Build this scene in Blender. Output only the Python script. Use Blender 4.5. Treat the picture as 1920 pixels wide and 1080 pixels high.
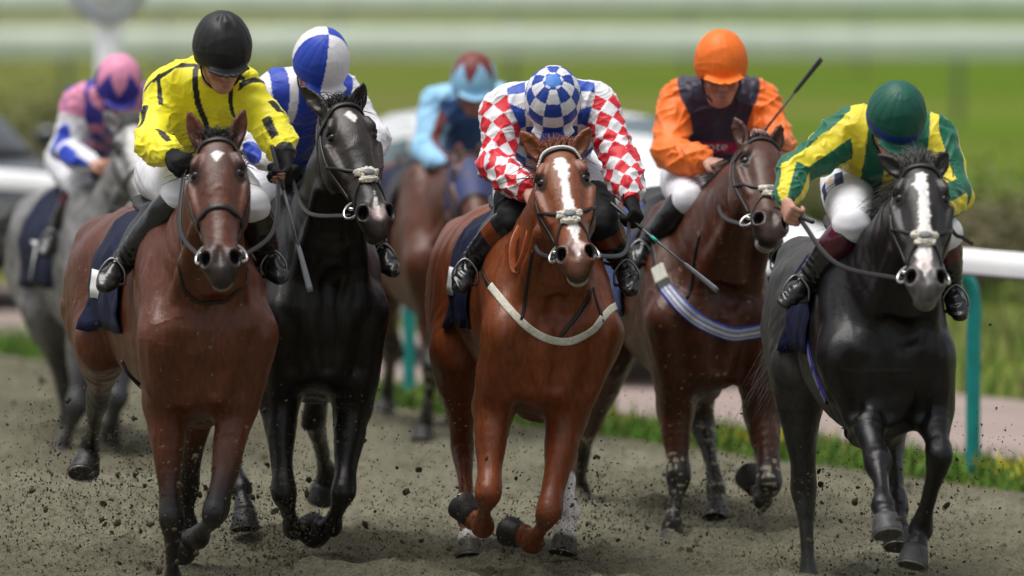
import bpy, math, random, os
import numpy as np
from mathutils import Vector, Matrix
from mathutils.bvhtree import BVHTree
rad = math.radians
S = bpy.context.scene
for o in list(bpy.data.objects): bpy.data.objects.remove(o)
rng = np.random.default_rng(7)
random.seed(7)

# ------------------------------------------------------------------ camera
CAM_H, PITCH, FPX = 2.73, rad(3.03), 14400.0
cam = bpy.data.cameras.new('camera'); camo = bpy.data.objects.new('camera', cam)
S.collection.objects.link(camo); S.camera = camo
camo.location = (0, 0, CAM_H); camo.rotation_euler = (rad(90) - PITCH, 0, 0)
cam.sensor_width = 36; cam.lens = 36 * FPX / 1920; cam.clip_start = 1; cam.clip_end = 3000
cam.dof.use_dof = True; cam.dof.focus_distance = 29.6; cam.dof.aperture_fstop = 1.8

# ------------------------------------------------------------------ world, sun, exposure
W = bpy.data.worlds.new('World'); S.world = W; W.use_nodes = True
nt = W.node_tree; bg = nt.nodes['Background']
sky = nt.nodes.new('ShaderNodeTexSky'); sky.sky_type = 'NISHITA'; sky.sun_disc = False
SUN_EL, SUN_AZ = 76.0, 250.0
sky.sun_elevation = rad(SUN_EL); sky.sun_rotation = rad(SUN_AZ)
sky.dust_density = 4.0; sky.air_density = 1.0; sky.ozone_density = 1.0
mixw = nt.nodes.new('ShaderNodeMix'); mixw.data_type = 'RGBA'; mixw.inputs[0].default_value = 0.6
hsv = nt.nodes.new('ShaderNodeHueSaturation'); hsv.inputs['Saturation'].default_value = 0.25
nt.links.new(sky.outputs[0], hsv.inputs['Color']); nt.links.new(hsv.outputs[0], bg.inputs['Color'])
nt.nodes.remove(mixw)
bg.inputs['Strength'].default_value = 0.085
sl = bpy.data.lights.new('sun', 'SUN'); sl.energy = 1.5; sl.angle = rad(45); sl.color = (1, .97, .92)
so = bpy.data.objects.new('sun', sl); S.collection.objects.link(so)
_az = rad(SUN_AZ)
_sd = Vector((math.sin(_az) * math.cos(rad(SUN_EL)), math.cos(_az) * math.cos(rad(SUN_EL)), math.sin(rad(SUN_EL))))
so.rotation_euler = _sd.to_track_quat('Z', 'Y').to_euler()
S.view_settings.view_transform = 'Standard'; S.view_settings.look = 'None'
S.view_settings.exposure = 0.84; S.view_settings.gamma = 1.0

def PX(px, py, D):
    """photo pixel (1920x1080) at world depth D -> world point"""
    x = (px - 960) / FPX; y = (540 - py) / FPX
    t = D / (math.cos(PITCH) + y * math.sin(PITCH))
    return np.array([x * t, D, CAM_H + t * (y * math.cos(PITCH) - math.sin(PITCH))])

# ------------------------------------------------------------------ small vector helpers
def V(*a): return np.array(a, float)
def nz(v):
    v = np.asarray(v, float); return v / (np.linalg.norm(v) + 1e-12)
def mix(a, b, t): return np.asarray(a, float) * (1 - t) + np.asarray(b, float) * t
def sst(a, b, x):
    t = np.clip((x - a) / (b - a), 0, 1); return t * t * (3 - 2 * t)
def perp(s, axis):
    s = np.asarray(s, float); s = s - axis * np.dot(s, axis); return nz(s)
def catmull(P, n):
    P = np.asarray(P, float); out = []
    Q = np.vstack([2 * P[0] - P[1], P, 2 * P[-1] - P[-2]])
    for i in range(len(P) - 1):
        p0, p1, p2, p3 = Q[i:i + 4]
        for j in range(n):
            t = j / n
            out.append(.5 * ((2 * p1) + (-p0 + p2) * t + (2 * p0 - 5 * p1 + 4 * p2 - p3) * t * t + (-p0 + 3 * p1 - 3 * p2 + p3) * t ** 3))
    out.append(P[-1]); return np.array(out)
_nd = [(nz(rng.normal(size=3)), rng.uniform(0, 6.28)) for _ in range(14)]
def wob(P, freq, seed=0):
    """cheap smooth noise in about -1..1"""
    P = np.asarray(P) * freq; r = 0
    for i in range(6):
        d, ph = _nd[(i + seed) % 14]; d2, ph2 = _nd[(i + seed + 5) % 14]
        r = r + np.sin(P @ d * (1 + .35 * i) + ph + 1.7 * np.sin(P @ d2 * (.8 + .2 * i) + ph2))
    return r / 3.2

# ------------------------------------------------------------------ signed distance modelling
class Sdf:
    def __init__(s): s.ops = []
    @staticmethod
    def _seg(X, Y, Z, A, B, ra, rb, side):
        ba = B - A; L2 = max(float(ba @ ba), 1e-10)
        x = X - A[0]; y = Y - A[1]; z = Z - A[2]
        t = np.clip((x * ba[0] + y * ba[1] + z * ba[2]) / L2, 0, 1)
        x = x - t * ba[0]; y = y - t * ba[1]; z = z - t * ba[2]
        if side is None:
            return np.sqrt(x * x + y * y + z * z) - (ra[0] + (rb[0] - ra[0]) * t)
        ax = ba / math.sqrt(L2); sd = perp(side, ax); up = np.cross(ax, sd)
        w = ra[0] + (rb[0] - ra[0]) * t; h = ra[1] + (rb[1] - ra[1]) * t; m = np.minimum(w, h)
        a = (x * sd[0] + y * sd[1] + z * sd[2]) / w
        b = (x * up[0] + y * up[1] + z * up[2]) / h
        c = (x * ax[0] + y * ax[1] + z * ax[2]) / m
        k0 = np.sqrt(a * a + b * b + c * c) + 1e-9
        k1 = np.sqrt((a / w) ** 2 + (b / h) ** 2 + (c / m) ** 2) + 1e-9
        return k0 * (k0 - 1) / k1
    @staticmethod
    def _ell(X, Y, Z, C, r, M):
        x = X - C[0]; y = Y - C[1]; z = Z - C[2]
        a = (x * M[0][0] + y * M[0][1] + z * M[0][2]) / r[0]
        b = (x * M[1][0] + y * M[1][1] + z * M[1][2]) / r[1]
        c = (x * M[2][0] + y * M[2][1] + z * M[2][2]) / r[2]
        k0 = np.sqrt(a * a + b * b + c * c) + 1e-9
        k1 = np.sqrt((a / r[0]) ** 2 + (b / r[1]) ** 2 + (c / r[2]) ** 2) + 1e-9
        return k0 * (k0 - 1) / k1
    def chain(s, pts, radii, side=None, k=.02, n=4, sub=False):
        """swept tube through pts; radii scalars or (half width, half depth)"""
        R = np.array([r if np.ndim(r) else (r, r) for r in radii], float)
        P = np.asarray(pts, float)
        if len(P) > 2 or n > 1 and len(P) > 2:
            Q = catmull(np.hstack([P, R]), n); P, R = Q[:, :3], np.maximum(Q[:, 3:], .002)
        iso = bool(np.allclose(R[:, 0], R[:, 1]))
        segs = [(P[i], P[i + 1], R[i], R[i + 1], None if iso else np.asarray(side, float)) for i in range(len(P) - 1)]
        s.ops.append(('c', segs, k, sub)); return s
    def ell(s, C, r, M=None, k=.02, sub=False):
        M = np.eye(3) if M is None else np.array(M, float)
        s.ops.append(('e', (np.asarray(C, float), r, M), k, sub)); return s
    def half(s, C, nrm, k=.01):
        """remove everything on the +nrm side of the plane"""
        s.ops.append(('h', (np.asarray(C, float), nz(nrm)), k, True)); return s
    @staticmethod
    def _box(op):
        if op[0] == 'e':
            C, r, M = op[1]; m = max(r); return C - m, C + m
        if op[0] == 'h': return V(-1e9, -1e9, -1e9), V(1e9, 1e9, 1e9)
        lo = np.min([np.minimum(a, b) - max(ra.max(), rb.max()) for a, b, ra, rb, _ in op[1]], axis=0)
        hi = np.max([np.maximum(a, b) + max(ra.max(), rb.max()) for a, b, ra, rb, _ in op[1]], axis=0)
        return lo, hi
    def _dist(s, op, X, Y, Z):
        if op[0] == 'e': return s._ell(X, Y, Z, *op[1])
        if op[0] == 'h':
            C, nv = op[1]; return -((X - C[0]) * nv[0] + (Y - C[1]) * nv[1] + (Z - C[2]) * nv[2])
        d = None
        for a in op[1]:
            e = s._seg(X, Y, Z, *a); d = e if d is None else np.minimum(d, e)
        return d
    @staticmethod
    def _comb(f, d, k, sub):
        if sub:
            h = np.clip(.5 - .5 * (f + d) / k, 0, 1)
            return f * (1 - h) + (-d) * h + k * h * (1 - h)
        h = np.clip(.5 + .5 * (f - d) / k, 0, 1)
        return f * (1 - h) + d * h - k * h * (1 - h)
    def at(s, P):
        X, Y, Z = P[:, 0], P[:, 1], P[:, 2]; f = np.full(len(P), 1.0)
        for op in s.ops: f = s._comb(f, s._dist(op, X, Y, Z), op[2], op[3])
        return f
    def project(s, P, off=0., it=8):
        """nearest points on the skin, lifted by off, and the skin's normals there"""
        if not hasattr(s, 'tree'):
            v, f = s.mesh(.011); s.tree = BVHTree.FromPolygons(v.tolist(), f.tolist())
            fn = np.cross(v[f[:, 2]] - v[f[:, 0]], v[f[:, 3]] - v[f[:, 1]]); vn = np.zeros_like(v)
            for i in range(4): np.add.at(vn, f[:, i], fn)
            fn = vn[f].sum(1); s.fn = fn / (np.linalg.norm(fn, axis=1, keepdims=True) + 1e-12)
        P = np.array(P, float); Q = np.empty_like(P); N = np.empty_like(P)
        for i, p in enumerate(P):
            loc, _, k, _ = s.tree.find_nearest(Vector(p)); Q[i] = loc; N[i] = s.fn[k]
        return Q + N * off, N
    def mesh(s, h):
        bx = [s._box(o) for o in s.ops if not o[3]]
        lo = np.min([b[0] for b in bx], axis=0) - .03 - 2 * h; hi = np.max([b[1] for b in bx], axis=0) + .03 + 2 * h
        n = np.ceil((hi - lo) / h).astype(int) + 1
        g = [(lo[i] + h * np.arange(n[i])).astype(np.float32) for i in range(3)]
        f = np.full(n, .15, np.float32)
        for op in s.ops:
            k = op[2]; pad = k + 3 * h
            def rngs(b0, b1, pad=pad):
                a = [max(0, int((b0[i] - pad - lo[i]) / h)) if b0[i] > -1e8 else 0 for i in range(3)]
                b = [min(n[i], int((b1[i] + pad - lo[i]) / h) + 2) if b1[i] < 1e8 else n[i] for i in range(3)]
                return a, b
            a, b = rngs(*s._box(op))
            if any(b[i] <= a[i] for i in range(3)): continue
            sl_ = tuple(slice(a[i], b[i]) for i in range(3))
            G = lambda a, b: (g[0][a[0]:b[0], None, None], g[1][None, a[1]:b[1], None], g[2][None, None, a[2]:b[2]])
            if op[0] == 'c' and len(op[1]) > 1:
                d = np.full([b[i] - a[i] for i in range(3)], .3, np.float32)
                for sg in op[1]:
                    m = max(sg[2].max(), sg[3].max())
                    a2, b2 = rngs(np.minimum(sg[0], sg[1]) - m, np.maximum(sg[0], sg[1]) + m)
                    if any(b2[i] <= a2[i] for i in range(3)): continue
                    s2 = tuple(slice(a2[i] - a[i], b2[i] - a[i]) for i in range(3))
                    if any(q.start < 0 for q in s2): 
                        a2 = [max(a2[i], a[i]) for i in range(3)]; s2 = tuple(slice(a2[i] - a[i], b2[i] - a[i]) for i in range(3))
                    e = s._seg(*G(a2, b2), *sg).astype(np.float32)
                    d[s2] = np.minimum(d[s2], e[:d[s2].shape[0], :d[s2].shape[1], :d[s2].shape[2]])
            else: d = s._dist(op, *G(a, b)).astype(np.float32)
            f[sl_] = s._comb(f[sl_], d, k, op[3])
        return nets(f, lo, h)

def nets(f, lo, h):
    neg = f < 0
    c = np.zeros(np.array(f.shape) - 1, np.int8)
    for i in (0, 1):
        for j in (0, 1):
            for k in (0, 1): c += neg[i:f.shape[0] - 1 + i, j:f.shape[1] - 1 + j, k:f.shape[2] - 1 + k]
    I = np.argwhere((c > 0) & (c < 8)).astype(np.int32)
    acc = np.zeros((len(I), 3)); cnt = np.zeros(len(I))
    val = {}
    for i in (0, 1):
        for j in (0, 1):
            for k in (0, 1): val[i, j, k] = f[I[:, 0] + i, I[:, 1] + j, I[:, 2] + k]
    for ca in val:
        for ax in range(3):
            if ca[ax]: continue
            cb = list(ca); cb[ax] = 1; a, b = val[ca], val[tuple(cb)]
            m = (a < 0) != (b < 0); t = np.where(m, a / np.where(m, a - b, 1), 0)
            p = np.tile(np.array(ca, float), (len(I), 1)); p[:, ax] += t
            acc += p * m[:, None]; cnt += m
    vs = lo + h * (I + acc / cnt[:, None])
    vid = np.full(c.shape, -1, np.int32); vid[I[:, 0], I[:, 1], I[:, 2]] = np.arange(len(I))
    quads = []
    for ax in range(3):
        sh = [slice(None)] * 3; sh2 = [slice(None)] * 3; sh[ax] = slice(0, -1); sh2[ax] = slice(1, None)
        A, B = neg[tuple(sh)], neg[tuple(sh2)]
        E = np.argwhere(A != B); u, v = [q for q in range(3) if q != ax]
        E = E[(E[:, u] > 0) & (E[:, v] > 0) & (E[:, u] < f.shape[u] - 1) & (E[:, v] < f.shape[v] - 1)]
        def cell(du, dv):
            q = E.copy(); q[:, u] += du; q[:, v] += dv; return vid[q[:, 0], q[:, 1], q[:, 2]]
        Q = np.stack([cell(-1, -1), cell(0, -1), cell(0, 0), cell(-1, 0)], 1)
        fl = A[E[:, 0], E[:, 1], E[:, 2]]
        if ax == 1: fl = ~fl
        Q[~fl] = Q[~fl][:, ::-1]; quads.append(Q)
    Q = np.vstack(quads); Q = Q[(Q >= 0).all(1)]
    ea = Q[:, [0, 1, 2, 3]].ravel(); eb = Q[:, [1, 2, 3, 0]].ravel(); deg = np.bincount(ea, minlength=len(vs)) + np.bincount(eb, minlength=len(vs)); deg = np.maximum(deg, 1)[:, None]
    for lam in (.55, -.56, .55, -.56):                   # smooth away the grid's steps without shrinking
        sm = np.stack([np.bincount(ea, vs[eb, i], len(vs)) + np.bincount(eb, vs[ea, i], len(vs)) for i in range(3)], 1) / deg
        vs = vs + lam * (sm - vs)
    return vs, Q

# ------------------------------------------------------------------ mesh objects
def link(name, me, mat, parent=None):
    o = bpy.data.objects.new(name, me); S.collection.objects.link(o)
    if mat is not None:
        for m in (mat if isinstance(mat, list) else [mat]): me.materials.append(m)
    if parent is not None: o.parent = parent
    return o
def obj(name, vs, fs, mat, parent=None, col=None, smooth=True, disp=None, org=None, midx=None):
    """vs are world points; they are stored relative to the parent's (or org's) place"""
    vs = np.asarray(vs, float)
    base = np.array(parent.matrix_world.translation if parent is not None else (0, 0, 0), float)
    p = parent
    base = V(0, 0, 0)
    while p is not None: base = base + np.array(p.location); p = p.parent
    if org is not None: base = base + np.asarray(org, float)
    me = bpy.data.meshes.new(name)
    if isinstance(fs, np.ndarray) and fs.ndim == 2:
        m, q = fs.shape
        me.vertices.add(len(vs)); me.vertices.foreach_set('co', (vs - base).astype(np.float32).ravel())
        me.loops.add(m * q); me.loops.foreach_set('vertex_index', fs.astype(np.int32).ravel())
        me.polygons.add(m); me.polygons.foreach_set('loop_start', np.arange(0, m * q, q, dtype=np.int32))
        me.update(calc_edges=True)
    else:
        me.from_pydata([tuple(v) for v in (vs - base)], [], [tuple(int(i) for i in f) for f in fs]); me.update()
    if smooth: me.polygons.foreach_set('use_smooth', np.ones(len(me.polygons), bool))
    if disp is not None:
        nr = np.empty(len(vs) * 3, np.float32); me.vertices.foreach_get('normal', nr)
        v2 = (vs - base) + nr.reshape(-1, 3) * np.asarray(disp)[:, None]
        me.vertices.foreach_set('co', v2.astype(np.float32).ravel()); me.update()
    if col is not None:
        c = np.ones((len(vs), 4), np.float32); c[:, :3] = col
        at = me.color_attributes.new('Col', 'FLOAT_COLOR', 'POINT'); at.data.foreach_set('color', c.ravel())
    if midx is not None: me.polygons.foreach_set('material_index', np.asarray(midx, np.int32))
    o = link(name, me, mat, parent)
    if org is not None: o.location = org if parent is None else np.asarray(org)
    return o
def thing(name, loc, label, cat, group=None):
    o = bpy.data.objects.new(name, None); S.collection.objects.link(o); o.location = loc; o.empty_display_size = .1
    o['label'] = label; o['category'] = cat
    if group: o['group'] = group
    return o
def tag(o, label=None, cat=None, group=None, kind=None):
    for k, v in (('label', label), ('category', cat), ('group', group), ('kind', kind)):
        if v: o[k] = v
    return o

class MB:
    """collects pieces into one mesh"""
    def __init__(s): s.v = []; s.f = []; s.n = 0; s.m = []
    def add(s, vs, fs, m=0):
        s.v.append(np.asarray(vs, float)); s.f += [tuple(int(i) + s.n for i in f) for f in fs]; s.n += len(vs); s.m += [m] * len(fs); return s
    def tube(s, P, r, n=8, cap=True, flat=1., side=None, m=0):
        P = np.asarray(P, float); r = np.broadcast_to(np.asarray(r, float), (len(P),))
        T = np.gradient(P, axis=0); vs = []; u = None
        for i in range(len(P)):
            t = nz(T[i])
            if u is None: u = perp(side if side is not None else (V(0, 0, 1) if abs(t[2]) < .9 else V(1, 0, 0)), t)
            else: u = perp(u, t)
            w = np.cross(t, u)
            for j in range(n):
                a = 2 * math.pi * j / n; vs.append(P[i] + r[i] * (math.cos(a) * u + flat * math.sin(a) * w))
        fs = [(i * n + j, i * n + (j + 1) % n, (i + 1) * n + (j + 1) % n, (i + 1) * n + j) for i in range(len(P) - 1) for j in range(n)]
        if cap: fs += [tuple(range(n))[::-1], tuple(range((len(P) - 1) * n, len(P) * n))]
        return s.add(vs, fs, m)
    def ribbon(s, P, N, w, th=.004, closed=False, m=0):
        """strap along P, facing N"""
        P = np.asarray(P, float); T = np.gradient(P, axis=0); w = np.broadcast_to(np.asarray(w, float), (len(P),)); vs = []
        for p, t, nn, ww in zip(P, T, N, w):
            nn = nz(nn); b = nz(np.cross(nz(t), nn)); e = th
            vs += [p - b * ww / 2 - nn * e, p - b * ww / 2 + nn * e * .6, p - b * ww * .3 + nn * e, p + b * ww * .3 + nn * e, p + b * ww / 2 + nn * e * .6, p + b * ww / 2 - nn * e]
        q = 6; fs = []
        M = len(P)
        for i in range(M if closed else M - 1):
            i2 = (i + 1) % M
            fs += [(i * q + j, i * q + (j + 1) % q, i2 * q + (j + 1) % q, i2 * q + j) for j in range(q)]
        if not closed: fs += [tuple(range(q))[::-1], tuple(range((M - 1) * q, M * q))]
        return s.add(vs, fs, m)
    def torus(s, C, axis, R, r, n=20, k=8, arc=1., m=0):
        axis = nz(axis); u = perp(V(0, 0, 1) if abs(axis[2]) < .9 else V(1, 0, 0), axis); w = np.cross(axis, u)
        N = n if arc >= 1 else n + 1
        P = [C + R * (math.cos(2 * math.pi * arc * i / n) * u + math.sin(2 * math.pi * arc * i / n) * w) for i in range(N)]
        vs = []
        for i, p in enumerate(P):
            o_ = nz(p - C)
            for j in range(k):
                a = 2 * math.pi * j / k; vs.append(p + r * (math.cos(a) * o_ + math.sin(a) * axis))
        fs = [(i * k + j, ((i + 1) % N) * k + j, ((i + 1) % N) * k + (j + 1) % k, i * k + (j + 1) % k) for i in range(n if arc >= 1 else n) for j in range(k)]
        return s.add(vs, fs, m)
    def ball(s, C, r, n=10, M=None, m=0):
        r = np.broadcast_to(np.asarray(r, float), (3,)); vs = []
        M = np.eye(3) if M is None else np.asarray(M, float)
        for i in range(n + 1):
            for j in range(2 * n):
                a, b = math.pi * i / n, math.pi * j / n
                vs.append(np.asarray(C) + (np.array([math.sin(a) * math.cos(b), math.sin(a) * math.sin(b), math.cos(a)]) * r) @ M)
        q = 2 * n
        fs = [(i * q + j, (i + 1) * q + j, (i + 1) * q + (j + 1) % q, i * q + (j + 1) % q) for i in range(n) for j in range(q)]
        return s.add(vs, fs, m)
    def grid(s, G, m=0, flip=False):
        G = np.asarray(G, float); a, b = G.shape[:2]
        fs = [(i * b + j, (i + 1) * b + j, (i + 1) * b + j + 1, i * b + j + 1) for i in range(a - 1) for j in range(b - 1)]
        if flip: fs = [f[::-1] for f in fs]
        return s.add(G.reshape(-1, 3), fs, m)
    def sheet(s, G, N, th, m=0):
        """cloth with thickness: two layers and a rim"""
        G = np.asarray(G, float); a, b = G.shape[:2]; N = np.asarray(N).reshape(a, b, 3)
        n0 = a * b; vs = np.vstack([(G + N * th).reshape(-1, 3), G.reshape(-1, 3)])
        fs = []
        for i in range(a - 1):
            for j in range(b - 1):
                q = (i * b + j, (i + 1) * b + j, (i + 1) * b + j + 1, i * b + j + 1); fs += [q, tuple(x + n0 for x in q[::-1])]
        rim = [(0, j) for j in range(b)] + [(i, b - 1) for i in range(1, a)] + [(a - 1, j) for j in range(b - 2, -1, -1)] + [(i, 0) for i in range(a - 2, 0, -1)]
        rim = [i * b + j for i, j in rim]
        for x, y in zip(rim, rim[1:] + rim[:1]): fs.append((x, y, y + n0, x + n0))
        return s.add(vs, fs, m)
    def box(s, c, size, M=None, bev=.0, m=0):
        c = np.asarray(c, float); h = np.asarray(size, float) / 2; M = np.eye(3) if M is None else np.asarray(M, float)
        vs = [c + (np.array([x, y, z]) * h) @ M for x in (-1, 1) for y in (-1, 1) for z in (-1, 1)]
        return s.add(vs, [(0, 1, 3, 2), (4, 6, 7, 5), (0, 4, 5, 1), (2, 3, 7, 6), (0, 2, 6, 4), (1, 5, 7, 3)], m)
    def build(s, name, mat, parent=None, smooth=True, org=None, col=None):
        return obj(name, np.vstack(s.v), s.f, mat, parent, smooth=smooth, org=org, midx=s.m if isinstance(mat, list) else None, col=col)

# ------------------------------------------------------------------ materials
def mat(name, col=(.5, .5, .5), rough=.6, spec=.5, metal=0., vcol=False, nscale=30., namt=.12, bump=.0, bscale=200., sheen=0., coat=0., stretch=None):
    m = bpy.data.materials.new(name); m.use_nodes = True; n = m.node_tree.nodes; l = m.node_tree.links; b = n['Principled BSDF']
    b.inputs['Roughness'].default_value = rough; b.inputs['Specular IOR Level'].default_value = spec; b.inputs['Metallic'].default_value = metal
    b.inputs['Sheen Weight'].default_value = sheen; b.inputs['Coat Weight'].default_value = coat; b.inputs['Sheen Roughness'].default_value = .4
    tc = n.new('ShaderNodeTexCoord'); mp = n.new('ShaderNodeMapping'); l.new(tc.outputs['Object'], mp.inputs[0])
    if stretch: mp.inputs['Scale'].default_value = stretch
    no = n.new('ShaderNodeTexNoise'); no.inputs['Scale'].default_value = nscale; no.inputs['Detail'].default_value = 5; l.new(mp.outputs[0], no.inputs[0])
    rp = n.new('ShaderNodeMapRange'); rp.inputs['From Min'].default_value = .3; rp.inputs['From Max'].default_value = .7
    rp.inputs['To Min'].default_value = 1 - namt; rp.inputs['To Max'].default_value = 1 + namt; l.new(no.outputs['Fac'], rp.inputs[0])
    mx = n.new('ShaderNodeMix'); mx.data_type = 'RGBA'; mx.blend_type = 'MULTIPLY'; mx.inputs[0].default_value = 1
    if vcol:
        a = n.new('ShaderNodeAttribute'); a.attribute_name = 'Col'; l.new(a.outputs['Color'], mx.inputs[6])
    else: mx.inputs[6].default_value = (*col, 1)
    l.new(rp.outputs[0], mx.inputs[7]); l.new(mx.outputs[2], b.inputs['Base Color'])
    if bump:
        n2 = n.new('ShaderNodeTexNoise'); n2.inputs['Scale'].default_value = bscale; n2.inputs['Detail'].default_value = 3; l.new(mp.outputs[0], n2.inputs[0])
        bp = n.new('ShaderNodeBump'); bp.inputs['Strength'].default_value = bump; bp.inputs['Distance'].default_value = .004
        l.new(n2.outputs['Fac'], bp.inputs['Height']); l.new(bp.outputs[0], b.inputs['Normal'])
    return m
M_COAT = mat('horse_coat', vcol=True, rough=.36, spec=.36, nscale=70, namt=.25, bump=.35, bscale=240, stretch=(1, .5, .3))
M_SILK = mat('silks_cloth', vcol=True, rough=.5, spec=.35, nscale=40, namt=.06, bump=.2, bscale=60, sheen=.2)
M_CAP = mat('cap_cloth', vcol=True, rough=.5, spec=.35, nscale=60, namt=.06, bump=.25, bscale=70)
M_SKIN = mat('skin', vcol=True, rough=.5, spec=.4, nscale=60, namt=.1, bump=.1)
M_BREECH = mat('breeches_cloth', vcol=True, rough=.65, spec=.25, nscale=30, namt=.06, bump=.2, bscale=80)
M_BOOT = mat('boot_leather', vcol=True, rough=.25, spec=.5, nscale=30, namt=.2, bump=.2, bscale=60, coat=.2)
M_GLOVE = mat('black_glove_knit', (.012, .012, .013), rough=.8, spec=.2, bump=.3)
M_LENS = mat('dark_goggle_lens', (.006, .006, .008), rough=.1, spec=.7)
M_STRAP = mat('black_leather', (.012, .010, .009), rough=.4, spec=.45, nscale=60, namt=.3, bump=.1)
M_TAN = mat('tan_leather', (.28, .07, .02), rough=.45, spec=.4, nscale=60, namt=.2)
M_METAL = mat('bit_steel', (.6, .6, .58), rough=.25, metal=1., nscale=60, namt=.15)
M_SHOE = mat('worn_steel_shoe', (.32, .32, .31), rough=.35, metal=1., nscale=60, namt=.3)
M_IRON = mat('stirrup_iron', (.25, .25, .25), rough=.35, metal=1., nscale=60, namt=.2)
M_FLEECE = mat('sheepskin', (.62, .58, .5), rough=.95, spec=.1, nscale=120, namt=.3, bump=1., bscale=220)
M_EYE = mat('horse_eye', (.008, .004, .003), rough=.12, spec=.4)
M_NAVY = mat('navy_cloth', (.005, .008, .032), rough=.6, spec=.25, nscale=25, namt=.25, bump=.4, bscale=90)
M_WHITE = mat('white_cloth', (.75, .75, .75), rough=.6, spec=.3)
M_IVORY = mat('ivory_webbing', (.55, .53, .44), rough=.65, spec=.25, nscale=70, namt=.2, bump=.3)
M_STRIPE = mat('striped_webbing', vcol=True, rough=.6, spec=.25, nscale=70, namt=.15, bump=.3)
M_HOOF = mat('hoof_horn', vcol=True, rough=.5, spec=.35, nscale=60, namt=.3, bump=.3, bscale=100, stretch=(1, 1, .3))
M_WHIP = mat('whip_black', (.02, .02, .022), rough=.4, spec=.5)
M_GREY = mat('whip_grey', (.13, .14, .15), rough=.5, spec=.4)
M_TEAL = mat('whip_teal_band', (.02, .35, .3), rough=.5)
def mhair(name, c): return mat(name, c, rough=.45, spec=.4, nscale=80, namt=.35)
# ------------------------------------------------------------------ horses
def leg_chains(sd, J, kind):
    """J: joints in world: fore = shoulder, elbow, knee, fetlock, coronet, toe; hind = hip, stifle, hock, fetlock, coronet, toe"""
    a, b, c, d, e, t = J
    side = V(1, .12, 0)
    if kind == 'fore':
        m = mix(b, c, .3)
        sd.chain([a, mix(a, b, .55) , b], [(.10, .12), (.095, .125), (.078, .1)], side, k=.06, n=4)
        sd.chain([b, m, mix(b, c, .62), mix(b, c, .86)], [(.073, .095), (.066, .078), (.047, .052), (.041, .045)], side, k=.035, n=3)
        fd = nz(c - b)
        sd.chain([mix(b, c, .84), c - fd * .025, c + nz(d - c) * .03, mix(c, d, .32)], [(.041, .044), (.05, .05), (.045, .046), (.029, .036)], side, k=.012, n=3)
        sd.ell(c + V(0, -.012, 0), (.046, .04, .045), k=.015)
        sd.chain([mix(c, d, .25), mix(c, d, .6), mix(c, d, .85)], [(.029, .037), (.025, .034), (.028, .036)], side, k=.01, n=3)
    else:
        # thigh, gaskin, hock with its point
        sd.chain([a, mix(a, b, .5) + V(0, .05, 0), b], [(.14, .22), (.135, .21), (.105, .14)], side, k=.07, n=4)
        sd.chain([b, mix(b, c, .35) + V(0, .02, 0), mix(b, c, .7), mix(b, c, .92)], [(.1, .13), (.082, .105), (.053, .066), (.046, .055)], side, k=.05, n=3)
        back = nz(nz(c - b) - nz(d - c) + V(0, .05, 0))
        sd.chain([mix(b, c, .9), c, mix(c, d, .28)], [(.046, .056), (.05, .062), (.034, .044)], side, k=.012, n=3)
        sd.chain([mix(b, c, .72) + back * .04, c + back * .055], [(.014, .016), (.024, .026)], side, k=.03, n=1)
        sd.chain([mix(c, d, .2), mix(c, d, .6), mix(c, d, .88)], [(.034, .043), (.027, .036), (.03, .038)], side, k=.01, n=3)
    sd.chain([mix(c, d, .84), d, mix(d, e, .45), e], [(.03, .038), (.04, .046), (.031, .035), (.042, .044)], side, k=.01, n=3)
    sd.ell(d + nz(d - mix(c, e, .5)) * .012, (.037, .04, .037), k=.012)

def hoof(E, T, parent, col, shoe=True, fwd=V(0, -1, 0), r=.058, band=None):
    r = r * 1.06; d = nz(T - E); L = min(np.linalg.norm(T - E) * .95, .078); f = perp(fwd, d); s = np.cross(d, f)
    mb = MB(); n = 24; prof = [(-.012, .036), (0, .0455), (.25, .049), (.6, .055), (.97, r), (1.0, r * .985), (.97, r * .8), (.86, r * .45), (.84, .004)]
    rows = []
    for u, q in prof:
        rows.append([E + d * L * u + (s * math.cos(2 * math.pi * j / n) * q + f * (math.sin(2 * math.pi * j / n) * q * 1.08 + .014 * u)) for j in range(n + 1)])
    G = np.array(rows); mb.grid(G)
    c = np.tile(np.array(col), (G.shape[0] * G.shape[1], 1))
    zz = np.repeat([p[0] for p in prof], n + 1); c *= (1 + .25 * np.sin(zz * 40))[:, None]
    if band is not None: c[zz < .12] = band
    ho = mb.build('hoof', M_HOOF, parent, col=c)
    if shoe:
        sm = MB(); P = [E + d * L * 1.015 + (s * math.cos(a) * r * .9 + f * (math.sin(a) * r * .98 + .014)) for a in np.linspace(-.9, math.pi + .9, 22)]
        sm.tube(P, [.0065] * 22, n=6, flat=.55, side=d, m=0); sm.build('horseshoe', M_SHOE, ho)
    return ho

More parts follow.
